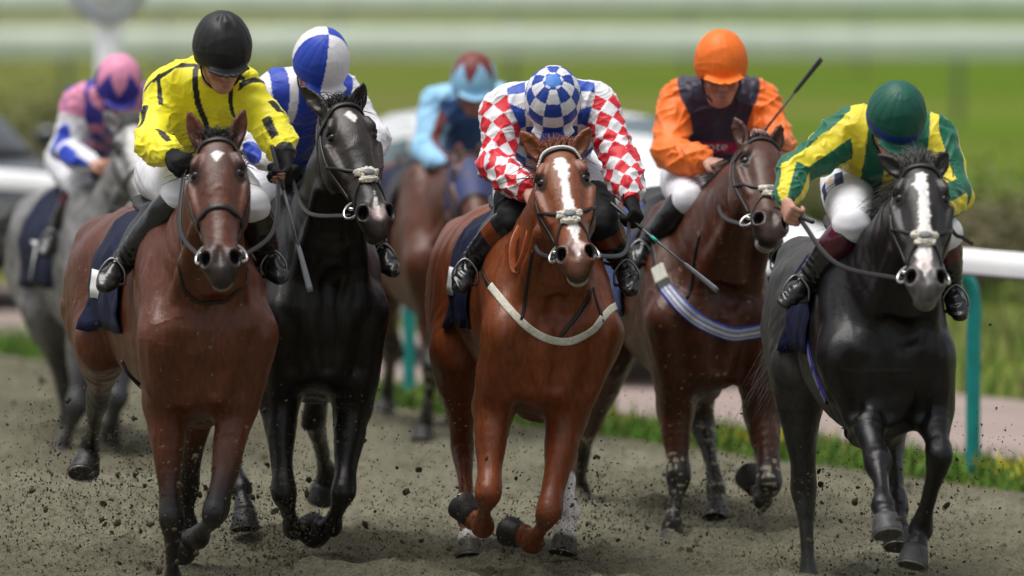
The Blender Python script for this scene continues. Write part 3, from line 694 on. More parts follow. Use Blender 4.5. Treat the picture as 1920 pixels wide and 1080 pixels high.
# ------------------------------------------------------------------ the seven horses (photo pixels, depth in metres from each horse's own distance)
BLK = (.012, .0105, .010)
def stripes_blue(u, v):
    if u < .13: return (.5, .49, .42)
    if u < .19: return (.03, .03, .03)
    return [(.03, .05, .3), (.03, .05, .3), (.45, .46, .5), (.45, .46, .5), (.03, .06, .25), (.55, .56, .58), (.55, .56, .58), (.05, .07, .25), (.45, .46, .5), (.03, .05, .3), (.03, .05, .3)][int(v * 10.99)]
def girth_blue(u, v):
    if abs(v - .5) > .36: return (.02, .02, .16)
    return (.02, .02, .16) if (u * 3) % 1 < .16 else ((.42, .42, .5) if int(v * 24) % 2 else (.1, .1, .25))
HORSES = [
 dict(label='bay racehorse with a tiny white star under the jockey in yellow', seed=11, D=28.8, chest=(378,), rump=(262,), dz=0.0, bw=.92,
  poll=(407, 270, -.28), muz=(414, 512), turn=0, ears=((354, 209), (458, 206)), nw=1.0,
  fore=[[(308, 752, .2), (322, 972, .12), (325, 1098, .2), (325, 1136, .18), (324, 1176, .12)], [(444, 760, .18), (405, 962, .0), (372, 1008, .28), (358, 1012, .36), (342, 1030, .42)]],
  hind=[[(185, 640, 1.15), (185, 742, 1.6), (168, 838, 1.95), (165, 856, 1.92), (161, 894, 1.86)], [(370, 740, 1.0), (349, 912, 1.25), (352, 985, 1.3), (350, 1002, 1.3), (345, 1036, 1.3)]],
  coat=(.095, .027, .0115), points=BLK, splash=1.75, pfade=(.35, .95), muzcol=(.02, .017, .017), face=(.05, .022, .014), mane=BLK, blaze=[(.135, .006, .0), (.16, .004, .022), (.19, .002, .014), (.235, -.002, .002)],
  lip=(.3, .28, .27), hoofcol=(.03, .03, .032), tail=(.3, .6, -.1), forelock=(.06, .05, 1.), cloth=(.5, 1.05), straps=[('martingale', [(338, 440, .1), (336, 500, .1), (346, 545, .1), (372, 566, .0), (412, 566, .0), (446, 545, .0), (463, 505, .1)], .01, None, None)], hoofdir={2: V(0, .8, 1)}),
 dict(label='black racehorse with a white star, head turned, right beside the bay', seed=12, D=30.2, chest=(602,), rump=(540,), dz=0.0, bw=.87,
  poll=(640, 206, -.3), muz=(711, 424), turn=24, ears=((563, 161), (682, 154)), nw=1.0, crest=.06,
  fore=[[(522, 745, .2), (533, 925, .02), (549, 990, .26), (566, 992, .33), (584, 990, .42)], [(662, 760, .2), (644, 924, .0), (622, 985, .26), (608, 990, .33), (590, 1000, .42)]],
  hind=[[(475, 720, 1.0), (428, 835, 1.0), (453, 915, .75), (458, 957, .66), (461, 1014, .62)], [(575, 700, 1.1), (590, 780, 1.35), (612, 885, 1.7), (608, 905, 1.72), (600, 945, 1.75)]],
  coat=(.0085, .0075, .007), muzcol=(.03, .026, .026), muzw=.6, face=(.05, .035, .028), mane=BLK, blaze=[(.1, -.0, .0), (.13, .0, .017), (.17, .006, .016), (.215, .012, .004), (.24, .014, -.02), (.7, .01, -.02), (.76, .008, -.002), (.83, .004, .008), (.93, .0, .011), (.95, 0, .0)],
  noseskin=(.93, .0, .012, (.55, .4, .38)), hoofcol=(.025, .025, .027), noseband='fleece', tail=(.2, .6, -.1), forelock=(.08, .06, .9), cloth=(.5, 1.0)),
 dict(label='bright chestnut racehorse with a broad white blaze and an ivory breast strap', seed=13, D=29.6, chest=(1026,), rump=(940,), dz=-.03, bw=.98,
  poll=(1047, 292, -.28), muz=(1083, 500), turn=4, ears=((976, 246), (1106, 240)), nw=1.03,
  fore=[[(925, 760, .2), (914, 925, .0), (906, 985, .27), (888, 972, .34), (862, 944, .4)], [(1064, 776, .18), (1030, 962, .0), (1000, 1015, .26), (982, 1006, .33), (950, 995, .42)]],
  hind=[[(846, 700, 1.1), (867, 835, 1.3), (877, 968, 1.0), (880, 1008, .95), (882, 1072, .9)], [(1040, 720, 1.0), (1062, 850, 1.0), (1068, 960, .72), (1061, 1002, .66), (1049, 1062, .62)]],
  coat=(.165, .042, .0125), muzcol=(.035, .026, .024), muzw=.9, muzfade=(.74, .92), face=(.2, .07, .03), mane=(.2, .055, .02), blaze=[(.125, -.004, .0), (.14, -.004, .018), (.2, 0, .029), (.27, .002, .02), (.34, .003, .013), (.5, .004, .017), (.6, .006, .022), (.7, .008, .02), (.8, .01, .011), (.9, .012, .01), (.95, .012, .0)],
  noseskin=(.87, .012, .01, (.6, .45, .43)), lip=(.5, .48, .45), sock={2: 2.75, 3: 1.45}, hoofcol=(.03, .027, .025), noseband='fleece', browbeads=True, tail=(.2, .6, -.2), forelock=(.1, .085, 1.), cloth=(.5, 1.0),
  straps=[('strap_buckle', [(893, 478, .4), (905, 505, .35), (921, 540, .3)], .016, None, None), ('strap_buckle', [(1178, 535, .4), (1168, 552, .38), (1157, 572, .35)], .016, None, None), ('martingale', [(1107, 545, .0), (1090, 580, .0), (1066, 612, .0), (1040, 642, .0)], .016, None, None), ('neck_strap', [(1000, 470, .1), (988, 540, .1), (978, 600, .1)], .012, None, None), ('neck_strap', [(1112, 540, .0), (1120, 570, .1), (1130, 604, .1)], .011, None, None), ('breast_strap', [(920, 536, .3), (960, 585, .12), (1010, 628, .02), (1062, 641, -.02), (1110, 620, .05), (1140, 585, .2), (1158, 570, .35)], .030, M_IVORY, None)]),
 dict(label='dark bay racehorse wearing a blue and white striped breast strap', seed=14, D=31.4, chest=(1320,), rump=(1212,), dz=-.08, bw=1.02,
  poll=(1425, 276, -.28), muz=(1446, 436), turn=22, hl=.58, ears=((1379, 221), (1464, 236)), nw=1.08, crest=.04,
  fore=[[(1267, 760, .2), (1272, 893, .1), (1261, 985, .0), (1258, 1004, -.02), (1253, 1034, -.06)], [(1430, 770, .18), (1444, 908, -.02), (1432, 935, .25), (1420, 915, .34), (1400, 888, .42)]],
  hind=[[(1130, 720, 1.2), (1084, 850, 1.6), (1092, 930, 1.75), (1093, 948, 1.74), (1092, 980, 1.68)], [(1310, 720, 1.05), (1318, 800, 1.1), (1344, 915, .9), (1344, 950, .84), (1338, 1004, .74)]],
  coat=(.068, .021, .0105), points=BLK, pfade=(.5, 1.0), muzcol=(.02, .017, .016), face=(.09, .04, .025), mane=BLK, lip=(.4, .38, .36), hoofcol=(.04, .035, .03), mud=1, splash=1.45, noseband='fleece', tail=(-.3, .7, -.2), forelock=(.05, .05, .6), cloth=(.5, 1.05), clothmat='faded',
  straps=[('strap_buckle', [(1222, 452, .5), (1227, 475, .5), (1232, 503, .45)], .018, None, None), ('neck_strap', [(1312, 440, .1), (1300, 500, .1), (1288, 560, .1)], .012, None, None), ('breast_strap', [(1232, 500, .45), (1245, 535, .3), (1275, 572, .15), (1315, 605, .05), (1370, 627, -.02), (1420, 622, .05), (1450, 600, .2)], .062, M_STRIPE, stripes_blue)]),
 dict(label='near black racehorse with a long white blaze, rightmost of the runners', seed=15, D=28.5, chest=(1653,), rump=(1574,), dz=-.06, bw=.9, rtop=-.06,
  poll=(1725, 322, -.28), muz=(1737, 546), turn=2, hl=.6, ears=((1645, 291), (1775, 284)), nw=1.0, crest=.05,
  fore=[[(1613, 750, .1), (1645, 865, -.2), (1657, 948, -.42), (1660, 968, -.46), (1665, 1008, -.5)], [(1748, 760, .12), (1762, 855, -.05), (1728, 992, .08), (1718, 1025, .04), (1706, 1078, .0)]],
  hind=[[(1495, 700, 1.1), (1508, 915, 1.3), (1517, 1085, 1.25), (1518, 1112, 1.22), (1518, 1152, 1.15)], [(1660, 740, 1.0), (1676, 810, 1.0), (1683, 950, .72), (1685, 992, .65), (1684, 1042, .6)]],
  coat=(.0055, .005, .0055), belly=(.036, .036, .034), muzcol=(.16, .15, .145), muzw=.75, muzfade=(.5, .95), face=(.035, .03, .028), mane=(.055, .053, .052), blaze=[(.1, -.0, .0), (.12, -.002, .02), (.17, -.004, .017), (.205, -.012, .028), (.24, -.004, .022), (.32, 0, .016), (.42, .0, .022), (.55, .0, .021), (.62, 0, .024), (.75, -.004, .028), (.86, -.006, .02), (.93, -.004, .0)],
  noseskin=(.82, -.008, .012, (.6, .48, .46)), hoofcol=(.055, .055, .058), noseband='fleece', tail=(-.22, .1, -.5), forelock=(.12, .11, 1.4), cloth=(.5, .98), hoofdir={0: V(0, -1, .9), 3: V(0, -1, .5)},
  straps=[('girth', [(1514, 640, .75), (1526, 690, .7), (1540, 728, .66), (1552, 752, .6)], .05, M_STRIPE, girth_blue)]),
 dict(label='grey racehorse with dark legs, running behind the bay at far left', seed=16, D=36.0, chest=(222,), rump=(128,), dz=-.2, bw=.98, h=.012,
  poll=(246, 240, -.28), muz=(282, 405), turn=10, ears=((196, 209), (270, 212)),
  fore=[[(158, 660, .2), (145, 760, .1), (120, 832, .2), (114, 846, .2), (106, 868, .15)], [(235, 660, .2), (220, 745, .0), (208, 800, .25), (206, 812, .3), (204, 838, .4)]],
  hind=[[(85, 600, 1.1), (122, 720, 1.4), (122, 805, 1.5), (118, 820, 1.48), (112, 850, 1.42)], [(200, 640, 1.1), (205, 720, 1.3), (210, 790, 1.3), (208, 805, 1.3), (205, 830, 1.25)]],
  coat=(.22, .215, .21), dapple=(.13, .128, .126), points=(.055, .055, .06), pfade=(-.2, .7), muzcol=(.1, .09, .09), mane=(.12, .12, .12), blaze=[(.1, .0, .02), (.3, 0, .05), (.6, 0, .05), (.8, 0, .03), (.85, 0, 0)], blazecol=(.5, .49, .47), hoofcol=(.06, .06, .06), tail=(-.75, .35, -.18), forelock=(.1, .1, 1.2), cloth=(.48, 1.12), low=.98),
 dict(label='bay racehorse in a royal blue hood, running behind the others', seed=17, D=37.0, chest=(848,), rump=(748,), dz=-.13, bw=.95, h=.012,
  poll=(880, 300, -.28), muz=(902, 446), turn=8, ears=((862, 268), (904, 266)),
  fore=[[(812, 590, .2), (810, 690, .05), (797, 790, .1), (795, 805, .1), (791, 838, .05)], [(890, 610, .2), (880, 700, .0), (870, 750, .25), (862, 748, .32), (850, 742, .4)]],
  autostifle=False, hind=[[(712, 530, 1.15), (733, 655, 1.5), (726, 740, 1.8), (724, 752, 1.8), (718, 780, 1.76)], [(850, 620, 1.1), (850, 700, 1.2), (852, 770, 1.1), (852, 785, 1.1), (850, 812, 1.0)]],
  coat=(.09, .028, .0135), points=BLK, pfade=(.3, .9), muzcol=(.02, .016, .016), mane=BLK, hoofcol=(.03, .03, .03), mud=1, splash=1.6, tail=(.1, .5, -.3), forelock=(.04, .03, .1), cloth=(.48, 1.1), hood=True),
]
# ------------------------------------------------------------------ jockeys
def hand(sd, wr, d, pal, curl=1., r=.0088, gap=.0195, spread=.0, thumb=1, grow=0.):
    """wr wrist, d direction to the knuckles, pal the way the palm faces, thumb +1/-1 side; fingers curl round the palm side"""
    d = nz(d); pal = perp(pal, d); sd_ = np.cross(d, pal) * thumb
    kn = wr + d * .085
    sd.chain([wr - d * .02, wr + d * .01, mix(wr, kn, .6), kn - d * .012], [(.026 + grow, .02 + grow), (.028 + grow, .019 + grow), (.039 + grow, .017 + grow), (.04 + grow, .014 + grow)], sd_, k=.012, n=2)
    tips = []
    for i, ln in enumerate((.92, 1.0, .95, .78)):
        b = kn + sd_ * (.029 - gap * i) - d * .012 + pal * -.003
        a1 = curl * 1.15; a2 = curl * 2.3; a3 = curl * 3.1
        D1 = d * math.cos(a1) + pal * math.sin(a1); D2 = d * math.cos(a2) + pal * math.sin(a2); D3 = d * math.cos(a3) + pal * math.sin(a3)
        p1 = b + D1 * .043 * ln; p2 = p1 + D2 * .027 * ln; p3 = p2 + D3 * .02 * ln
        sd.chain([b, p1, p2, p3], [r * 1.12 + grow, r * 1.03 + grow, r * .95 + grow, r * .8 + grow], k=.0045, n=2); tips.append(p3)
    t0 = wr + d * .022 + sd_ * .028; t1 = t0 + d * .032 + sd_ * .016 + pal * .02; t2 = t1 + nz(d * .8 - sd_ * .35 + pal * .7 * curl) * .028; 
    sd.chain([t0, t1, t2], [.014 + grow, .0115 + grow, .009 + grow], k=.008, n=3)
    return mix(kn, wr, .15) + pal * .032

def facing(yaw, tilt, roll=0.):
    """head frame: f forward (towards the camera at yaw 0), u up, r image right"""
    y, t = rad(yaw), rad(tilt)
    f = V(math.sin(y) * math.cos(t), -math.cos(y) * math.cos(t), -math.sin(t)); r = V(math.cos(y), math.sin(y), 0)
    u = np.cross(r, f) ; u = u if u[2] > 0 else -u
    c, s = math.cos(rad(roll)), math.sin(rad(roll)); return f, u * c + r * s, r * c - u * s

SKIN = (.5, .26, .19)
def build_jockey(J, H):
    D = H.c['D']; P = lambda q: PX(q[0], q[1], D + q[2])
    root = thing('person', tuple(P(J['hip']) * V(1, 1, 0)), J['label'], 'jockey', 'jockeys riding in the race'); g = np.random.default_rng(J['seed'])
    hres = J.get('h', .0044)
    f, u, r = facing(*J['look']); R3 = np.array([r, f, u])
    cc = P(J['cap']); hc = cc - u * .045 - f * .012              # helmet centre, head centre
    hip = P(J['hip']); shs = [P(q) for q in J['sh']]; els = [P(q) for q in J['el']]; wrs = [P(q) for q in J['wr']]; hds = [P(q) for q in J['ha']]
    ch = mix(shs[0], shs[1], .5); knees = [P(q) for q in J['knee']]; anks = [P(q) for q in J['ank']]; toes = [P(q) for q in J['toe']]
    latv = nz(shs[1] - shs[0]); down = nz(hip - ch)
    # ---- body: head, neck, trunk, arms and hands, one surface
    b = Sdf()
    b.ell(hc + u * .03 - f * .008, (.074, .094, .1), R3, k=.02)
    b.ell(hc - u * .045 + f * .02, (.058, .066, .075), R3, k=.03)
    b.ell(hc - u * .098 + f * .048, (.03, .026, .024), R3, k=.03)                       # chin
    b.chain([hc + u * .0 + f * .088, hc - u * .028 + f * .108, hc - u * .034 + f * .104], [.009, .014, .012], k=.014, n=2)   # nose
    b.ell(hc - u * .034 + f * .1, (.019, .014, .01), R3, k=.008)
    for x in (-1, 1):
        b.ell(hc + r * x * .033 + u * .008 + f * .092, (.021, .02, .014), R3, k=.012, sub=True)
        b.ell(hc + r * x * .033 + u * .006 + f * .074, (.013, .013, .013), R3, k=.004)
        b.chain([hc + r * x * .012 + u * .022 + f * .092, hc + r * x * .05 + u * .022 + f * .074], [.009, .008], k=.012, n=1)
        b.ell(hc + r * x * .045 - u * .03 + f * .062, (.02, .02, .018), R3, k=.02)       # cheekbone
        b.ell(hc + r * x * .076 - u * .008 - f * .012, (.009, .022, .032), R3, k=.008)   # ear
        b.ell(hc + r * x * .084 - u * .008 - f * .008, (.006, .011, .018), R3, k=.006, sub=True)
    b.chain([hc - u * .066 + f * .087 - r * .02, hc - u * .064 + f * .095, hc - u * .066 + f * .087 + r * .02], [.006, .0075, .006], k=.006, n=2)
    b.chain([hc - u * .08 + f * .085 - r * .016, hc - u * .08 + f * .09, hc - u * .08 + f * .085 + r * .016], [.006, .008, .006], k=.006, n=2)
    b.chain([hc - u * .0725 + f * .1 - r * .026, hc - u * .072 + f * .104, hc - u * .0725 + f * .1 + r * .026], [.0025, .003, .0025], k=.003, n=2, sub=True)
    nk = mix(hc - u * .06 - f * .03, ch, 1.0)
    b.chain([hc - u * .05 - f * .02, mix(hc - u * .06 - f * .03, ch, .5), ch - down * .01], [.055, .053, .07], k=.04, n=2)
    b.chain([ch, mix(ch, hip, .5), hip], [(.15, .1), (.13, .095), (.14, .1)], latv, k=.05, n=3)
    for i, x in ((0, -1), (1, 1)):
        b.chain([ch, shs[i], mix(shs[i], els[i], .5), els[i]], [.06, .055, .042, .036], k=.03, n=2)
        b.chain([els[i], mix(els[i], wrs[i], .35), wrs[i]], [.036, .036, .025], k=.015, n=2)
        b.chain([hip + latv * x * .09, knees[i]], [.075, .05], k=.04, n=1); b.chain([knees[i], anks[i]], [.05, .035], k=.02, n=1)
    grips = []
    for i, x in ((0, -1), (1, 1)):
        dv = nz(hds[i] - wrs[i]); pal = J.get('palm', [V(1, .3, -.8), V(-1, .3, -.8)])[i]
        grips.append(hand(b, wrs[i], dv, pal, J.get('curl', (1., 1.))[i], thumb=J.get('thumb', (1, -1))[i]))
    vs, fs = b.mesh(hres)
    col = np.tile(np.array(J.get('skin', SKIN)), (len(vs), 1)) * (1 + .1 * wob(vs, 40))[:, None]
    q = vs - hc; lu, lf, lr = q @ u, q @ f, q @ r
    w = (sst(.014, .004, np.hypot(lr / 1.9, lu + .0725)) * (lf > .06))[:, None]; col = col * (1 - w * .6) + np.array((.34, .09, .08)) * w * .6
    w = (sst(.06, .0, np.hypot(np.abs(lr) - .04, lu + .035)) * (lf > .03))[:, None] * .35; col = col * (1 - w) + np.array((.48, .17, .12)) * w
    w = ((lf < -.0) & (lu > -.09) & (np.hypot(lr, lf) < .14) & ~((np.abs(lr) > .062) & (lf > -.035)))[:, None]; col = np.where(w, np.array(J.get('hair', (.04, .025, .015))), col)
    w = ((lf > .05) & (lu < -.045) & (np.abs(lu + .0725) > .018) & (np.hypot(lr, lu + .07) < .07))[:, None] * J.get('stubble', .2); col = col * (1 - w) + np.array((.16, .1, .08)) * w
    body = obj('body', vs, fs, M_SKIN, root, col=col)
    # ---- silks
    s = Sdf()
    s.chain([ch - down * .03, mix(ch, hip, .3), mix(ch, hip, .62), mix(ch, hip, .95)], [(.165, .105), (.185, .13), (.165, .125), (.155, .12)], latv, k=.04, n=4)
    s.chain([shs[0] + latv * .03, ch - down * .015, shs[1] - latv * .03], [.075, .082, .075], k=.06, n=2)
    bones = []
    for i, x in ((0, -1), (1, 1)):
        sl_ = V(0, 0, -1)
        mu = mix(shs[i], els[i], .55) + sl_ * .012; mf = mix(els[i], wrs[i], .45) + sl_ * .012
        s.chain([mix(ch, shs[i], .7), shs[i], mu, els[i]], [.075, .082, .074, .066], k=.05, n=3)
        s.chain([els[i], mf, mix(els[i], wrs[i], .8), wrs[i] - nz(wrs[i] - els[i]) * .012], [.066, .066, .052, .033], k=.02, n=3)
        bones.append((shs[i], els[i], wrs[i]))
    # collar
    s.chain([mix(hc - u * .06 - f * .03, ch, .55), mix(hc - u * .06 - f * .03, ch, .8)], [.058, .066], k=.02, n=1)
    vs, fs = s.mesh(hres)
    N = len(vs)
    # which limb each point belongs to, how far along it, and the angle round it
    part = np.zeros(N, int); best = np.full(N, 9.); tt = np.zeros(N); ang = np.zeros(N)
    def near(A, B, k, rad_):
        ba = B - A; L = np.linalg.norm(ba); t = np.clip(((vs - A) @ ba) / (L * L), 0, 1); q = vs - A - t[:, None] * ba; d = np.linalg.norm(q, axis=1) - rad_
        m = d < best; best[m] = d[m]; part[m] = k; ax = ba / L; e1 = perp(V(0, -1, 0) if abs(ax[1]) < .85 else V(0, 0, 1), ax); e2 = np.cross(ax, e1)
        tt[m] = (t * L)[m]; ang[m] = np.arctan2(q @ e2, q @ e1)[m]
    near(ch - down * .02, hip, 0, .15)
    for i in (0, 1): near(shs[i], els[i], 1 + 2 * i, .06); near(els[i], wrs[i], 2 + 2 * i, .05)
    info = dict(part=part, t=tt, ang=ang, P=vs, ch=ch, hip=hip, lat=latv, down=down, sh=shs, el=els, wr=wrs, front=np.cross(latv, down))
    x_lat = (vs - ch) @ latv; x_dn = (vs - ch) @ down
    front = nz(np.cross(latv, down)); front = front if front[2] < 0 else -front
    info.update(x=x_lat, y=x_dn, z=(vs - ch) @ front)
    col = J['silks'](info)
    # folds: rings of cloth bunched along the sleeves, soft waves over the back
    rd = lambda f_, s_: (1 - np.minimum(1, np.abs(wob(vs * V(1, .6, .8) + .05 * wob(vs, 6, s_)[:, None], f_, s_)))) ** 3
    fold = .006 * wob(vs, 13, 1) + .011 * rd(17, 4) * sst(-.7, .4, wob(vs, 7, 3)) + .008 * rd(33, 8) * sst(-.4, .5, wob(vs, 9, 6)) + .003 * rd(60, 2) * sst(-.2, .5, wob(vs, 11, 5)) - .002
    arm = part > 0
    fold = fold + arm * .003 * np.sin(tt * 70 + 2.8 * np.sin(ang * 2 + 1) + 5 * wob(vs, 8, 2)) * np.clip(.3 + .9 * wob(vs, 11, 7), 0, 1.2)
    si = obj('silks', vs, fs, M_SILK, root, col=np.clip(col, 0, 1), disp=fold * J.get('fold', 1.))
    # ---- breeches
    p = Sdf(); p.chain([mix(ch, hip, .86), hip + down * .03, hip + down * .09], [(.135, .11), (.155, .13), (.13, .11)], latv, k=.04, n=3)
    for i, x in ((0, -1), (1, 1)):
        a0 = hip + latv * x * .1 + down * .03; p.chain([a0, mix(a0, knees[i], .5) + V(x * .01, 0, .01), knees[i]], [.105, .092, .066], k=.05, n=3)
        p.chain([knees[i], mix(knees[i], anks[i], .22)], [.064, .056], k=.03, n=1)
    vs, fs = p.mesh(hres * 1.15); col = np.tile(np.array((.72, .72, .76)), (len(vs), 1))
    if 'breech' in J: col = J['breech'](vs, col, hip, knees, latv)
    kn = np.minimum(*[np.linalg.norm(vs - k_, axis=1) for k_ in knees])
    br = obj('breeches', vs, fs, M_BREECH, root, col=col, disp=.0025 * wob(vs, 30, 2) + .004 * np.sin(kn * 130 + 2 * wob(vs, 15)) * sst(.2, .05, kn))
    # ---- boots
    for i, x in ((0, -1), (1, 1)):
        k_, an, to = knees[i], anks[i], toes[i]; q = Sdf(); ax = nz(an - k_)
        k0 = mix(k_, an, .08 if J.get('tallboot') else .16)
        q.chain([k0, mix(k_, an, .35), mix(k_, an, .75), an - ax * .02], [.068, .066, .052, .044], k=.02, n=3)
        fd = nz(to - an)
        q.chain([an - fd * .045 + V(0, 0, -.02), mix(an, to, .35) + V(0, 0, .0), mix(an, to, .75), to], [(.034, .04), (.038, .04), (.042, .03), (.03, .02)], V(1, .1, 0), k=.025, n=3)
        vs, fs = q.mesh(hres * 1.1); t = (vs - k_) @ ax / np.linalg.norm(an - k_)
        col = np.tile(np.array((.012, .012, .013)), (len(vs), 1))
        if 'band' in J: b0, b1, bc = J['band']; col[(t > b0) & (t < b1)] = bc
        obj('boot', vs, fs, M_BOOT, root, col=col, disp=.003 * wob(vs, 26, i) + .0025 * np.sin(t * 60 + 2 * wob(vs, 20, 3)) * sst(.55, .9, t))
    # ---- helmet with its silk cap and peak
    c2 = Sdf(); c2.ell(cc, (.110, .132, .122), R3, k=.02); c2.ell(cc + u * .04, (.1, .114, .11), R3, k=.03)
    c2.half(cc - u * .052 - f * .0, -u + f * .22, k=.012)
    pk = J.get('peak', .05)
    c2.chain([cc - u * .03 + f * .1 - r * .062, cc - u * .038 + f * (.122 + pk * .45), cc - u * .03 + f * .1 + r * .062], [(.035, .007), (.042, .008), (.035, .007)], f, k=.02, n=4)
    c2.ell(cc + u * .135, (.011, .011, .008), R3, k=.01)
    vs, fs = c2.mesh(hres); q = vs - cc; lu, lf, lr = q @ u, q @ f, q @ r; az = np.arctan2(lr, lf); elv = np.arctan2(lu, np.hypot(lr, lf))
    col = J['capcol'](az, elv, lu, lf, lr)
    seam = .0012 * np.cos(az * 8) ** 8 * sst(.0, .4, elv) * -1
    up_ = sst(-.05, -.02, lu); dsp = (.0016 * wob(q @ R3.T, 18, J['seed']) + .0016 * (1 - np.abs(wob(q @ R3.T, 24, 2))) ** 3 + seam ) * up_
    if J.get('knot'): dsp += .008 * sst(.045, .01, np.hypot(lr + .004, lf - .045)) * (lu > 0) * np.cos(az * 5)
    obj('riding_cap', vs, fs, M_CAP, root, col=col, disp=dsp)
    # ---- goggles, chin strap
    gm = Sdf(); gm.chain([hc + r * -.07 + u * .006 + f * .05, hc - r * .04 + u * .008 + f * .098, hc + u * .012 + f * .109, hc + r * .04 + u * .008 + f * .098, hc + r * .07 + u * .006 + f * .05], [(.012, .016), (.012, .026), (.01, .02), (.012, .026), (.012, .016)], f, k=.01, n=3)
    vs, fs = gm.mesh(hres); obj('goggles', vs, fs, M_LENS, root)
    mb = MB(); P3 = catmull([hc + r * -.084 - u * .0 + f * .0, hc - r * .066 - u * .075 + f * .03, hc - u * .118 + f * .045, hc + r * .066 - u * .075 + f * .03, hc + r * .084 + f * .0], 5)
    mb.ribbon(P3, P3 - (hc + f * .03), .014, .003); mb.build('chin_strap', M_STRAP, root)
    # ---- gloves
    for i in (0, 1):
        if not J.get('gloves', (0, 0))[i]: continue
        gs = Sdf(); hand(gs, wrs[i], nz(hds[i] - wrs[i]), J.get('palm', [V(1, .3, -.8), V(-1, .3, -.8)])[i], J.get('curl', (1., 1.))[i], thumb=J.get('thumb', (1, -1))[i], grow=.0035)
        gs.chain([wrs[i] - nz(hds[i] - wrs[i]) * .02, wrs[i] + nz(hds[i] - wrs[i]) * .01], [.031, .03], k=.01, n=1)
        if J.get('fingerless'): gs.half(wrs[i] + nz(hds[i] - wrs[i]) * .098, hds[i] - wrs[i], k=.004)
        vs, fs = gs.mesh(hres * .9); obj('glove', vs, fs, M_GLOVE, root)
    J['grips'] = grips; J['root'] = root; J['sdf_silks'] = s; J['sdf_breech'] = p; J['W'] = dict(hands=hds, toes=toes, ch=ch, hip=hip, knees=knees, anks=anks)
    return root

def whip(label, grip, tip, col=None, back=.1, band=False, flap=True):
    """riding whip with handle, tapered shaft and padded flap"""
    d = nz(tip - grip); L = np.linalg.norm(tip - grip); root = thing('riding_whip', tuple(grip), label, 'whip')
    mb = MB(); mb.tube([grip - d * (back + .01), grip - d * back, grip + d * .06, grip + d * .075], [.006, .0095, .0085, .005], n=8); mb.build('handle', M_WHIP, root)
    MB().tube([grip + d * .07, grip + d * .16, grip + d * (L - .15)], [.0055, .005, .0038], n=8).build('shaft', col or M_WHIP, root)
    if band: MB().tube([grip + d * .12, grip + d * .155], [.0075, .0072], n=10).build('grip_band', M_TEAL, root)
    if flap: MB().tube([grip + d * (L - .19), grip + d * (L - .17), grip + d * (L - .02), tip], [.005, .009, .0125, .011], n=10, flat=.45).build('flap', col or M_WHIP, root)
    return root
# ------------------------------------------------------------------ racing colours
def fill(n, c): return np.tile(np.array(c, float), (n, 1))
YEL, BLACKC, ROY, WHT, RED = (.84, .75, .02), (.012, .012, .012), (.02, .055, .42), (.74, .74, .77), (.62, .015, .03)
GRN, YL2, ORG, NAV, SKY, MAR, PNK, PUR = (.004, .115, .06), (.72, .6, .03), (.85, .17, .015), (.028, .022, .045), (.28, .55, .78), (.17, .035, .03), (.72, .27, .42), (.035, .03, .28)
def silks_yellow(q):
    c = fill(len(q['P']), YEL); pt, t, a = q['part'], q['t'], q['ang']
    arm, up, lo = pt > 0, (pt == 1) | (pt == 3), (pt == 2) | (pt == 4)
    k = np.zeros(len(c), bool)
    k |= up & (np.abs(t - .045 + .02 * np.cos(a)) < .011)                                # armhole seam
    k |= (np.abs(np.abs(q['x']) - .15 + .15 * q['z']) < .009) & (q['y'] < .14) & (q['z'] > .0) & (q['z'] < .13)
    k |= (np.abs(q['z'] - .012 - .15 * (np.abs(q['x']) - .1)) < .0095) & (np.abs(q['x']) < .19) & (q['y'] < .1)    # yoke to the shoulder
    k |= (~arm) & (np.abs(q['x'] - .012) < .011) & (q['z'] > 0)                          # front placket
    so = np.where(pt < 3, np.cos(a - 1.0), np.cos(a + 1.0))
    k |= up & (t > .13) & (t < .24) & (so > .97); k |= lo & (t > .06) & (t < .19) & (np.cos(a) > .96)
    c[k] = BLACKC; w = lo & (t > q['wl'] - .02) if 'wl' in q else lo & (t > .225); c[w] = (.02, .02, .02); return c
def silks_blue(q):
    c = fill(len(q['P']), ROY); pt, t, a = q['part'], q['t'], q['ang']; arm = pt > 0
    c[(pt == 3) | (pt == 4)] = WHT; c[(pt == 1) | (pt == 2)] = WHT
    st = arm & (((t - .14) / .055) ** 2 + (np.arctan2(np.sin(a - .6), np.cos(a - .6)) / .7) ** 2 < 1); c[st] = ROY
    c[(~arm) & (np.abs(np.abs(q['x']) - .085) < .017)] = WHT
    return c
def silks_check(q):
    pt, t, a = q['part'], q['t'], q['ang']; c = fill(len(q['P']), WHT); arm = pt > 0
    m = ((np.floor(q['x'] / .068 + .5) + np.floor((q['y'] + .02) / .066) + (q['z'] > 0)) % 2 == 0) & ~arm; c[m] = (.02, .075, .40)
    # diamonds on the sleeves: the check turned by 45 degrees
    uu = a * .07; m = arm & ((np.floor((t + uu) / .076) + np.floor((t - uu) / .076)) % 2 == 0); c[m] = RED
    c[((pt == 2) | (pt == 4)) & (t > .235)] = RED; c[~arm & (q['y'] < -.035) & (np.abs(q['x']) < .075)] = (.015, .03, .15); return c
def silks_orange(q):
    c = fill(len(q['P']), NAV); c[q['part'] > 0] = ORG
    k = (q['part'] == 0) & (np.abs(q['P'][:, 2] - PX(1330, 277, 31.85)[2]) < .024) & (q['P'][:, 1] < q['ch'][1] + .14); c[k] = (.36, .01, .07); return c
def silks_green(q):
    c = fill(len(q['P']), GRN); pt, a = q['part'], q['ang']
    k = (pt == 0) & (np.cos((q['x'] + .13) * 2 * math.pi / .152) > .05)
    k |= (pt > 0) & (np.sin(a * 3 + .9) > .1); c[k] = YL2; return c
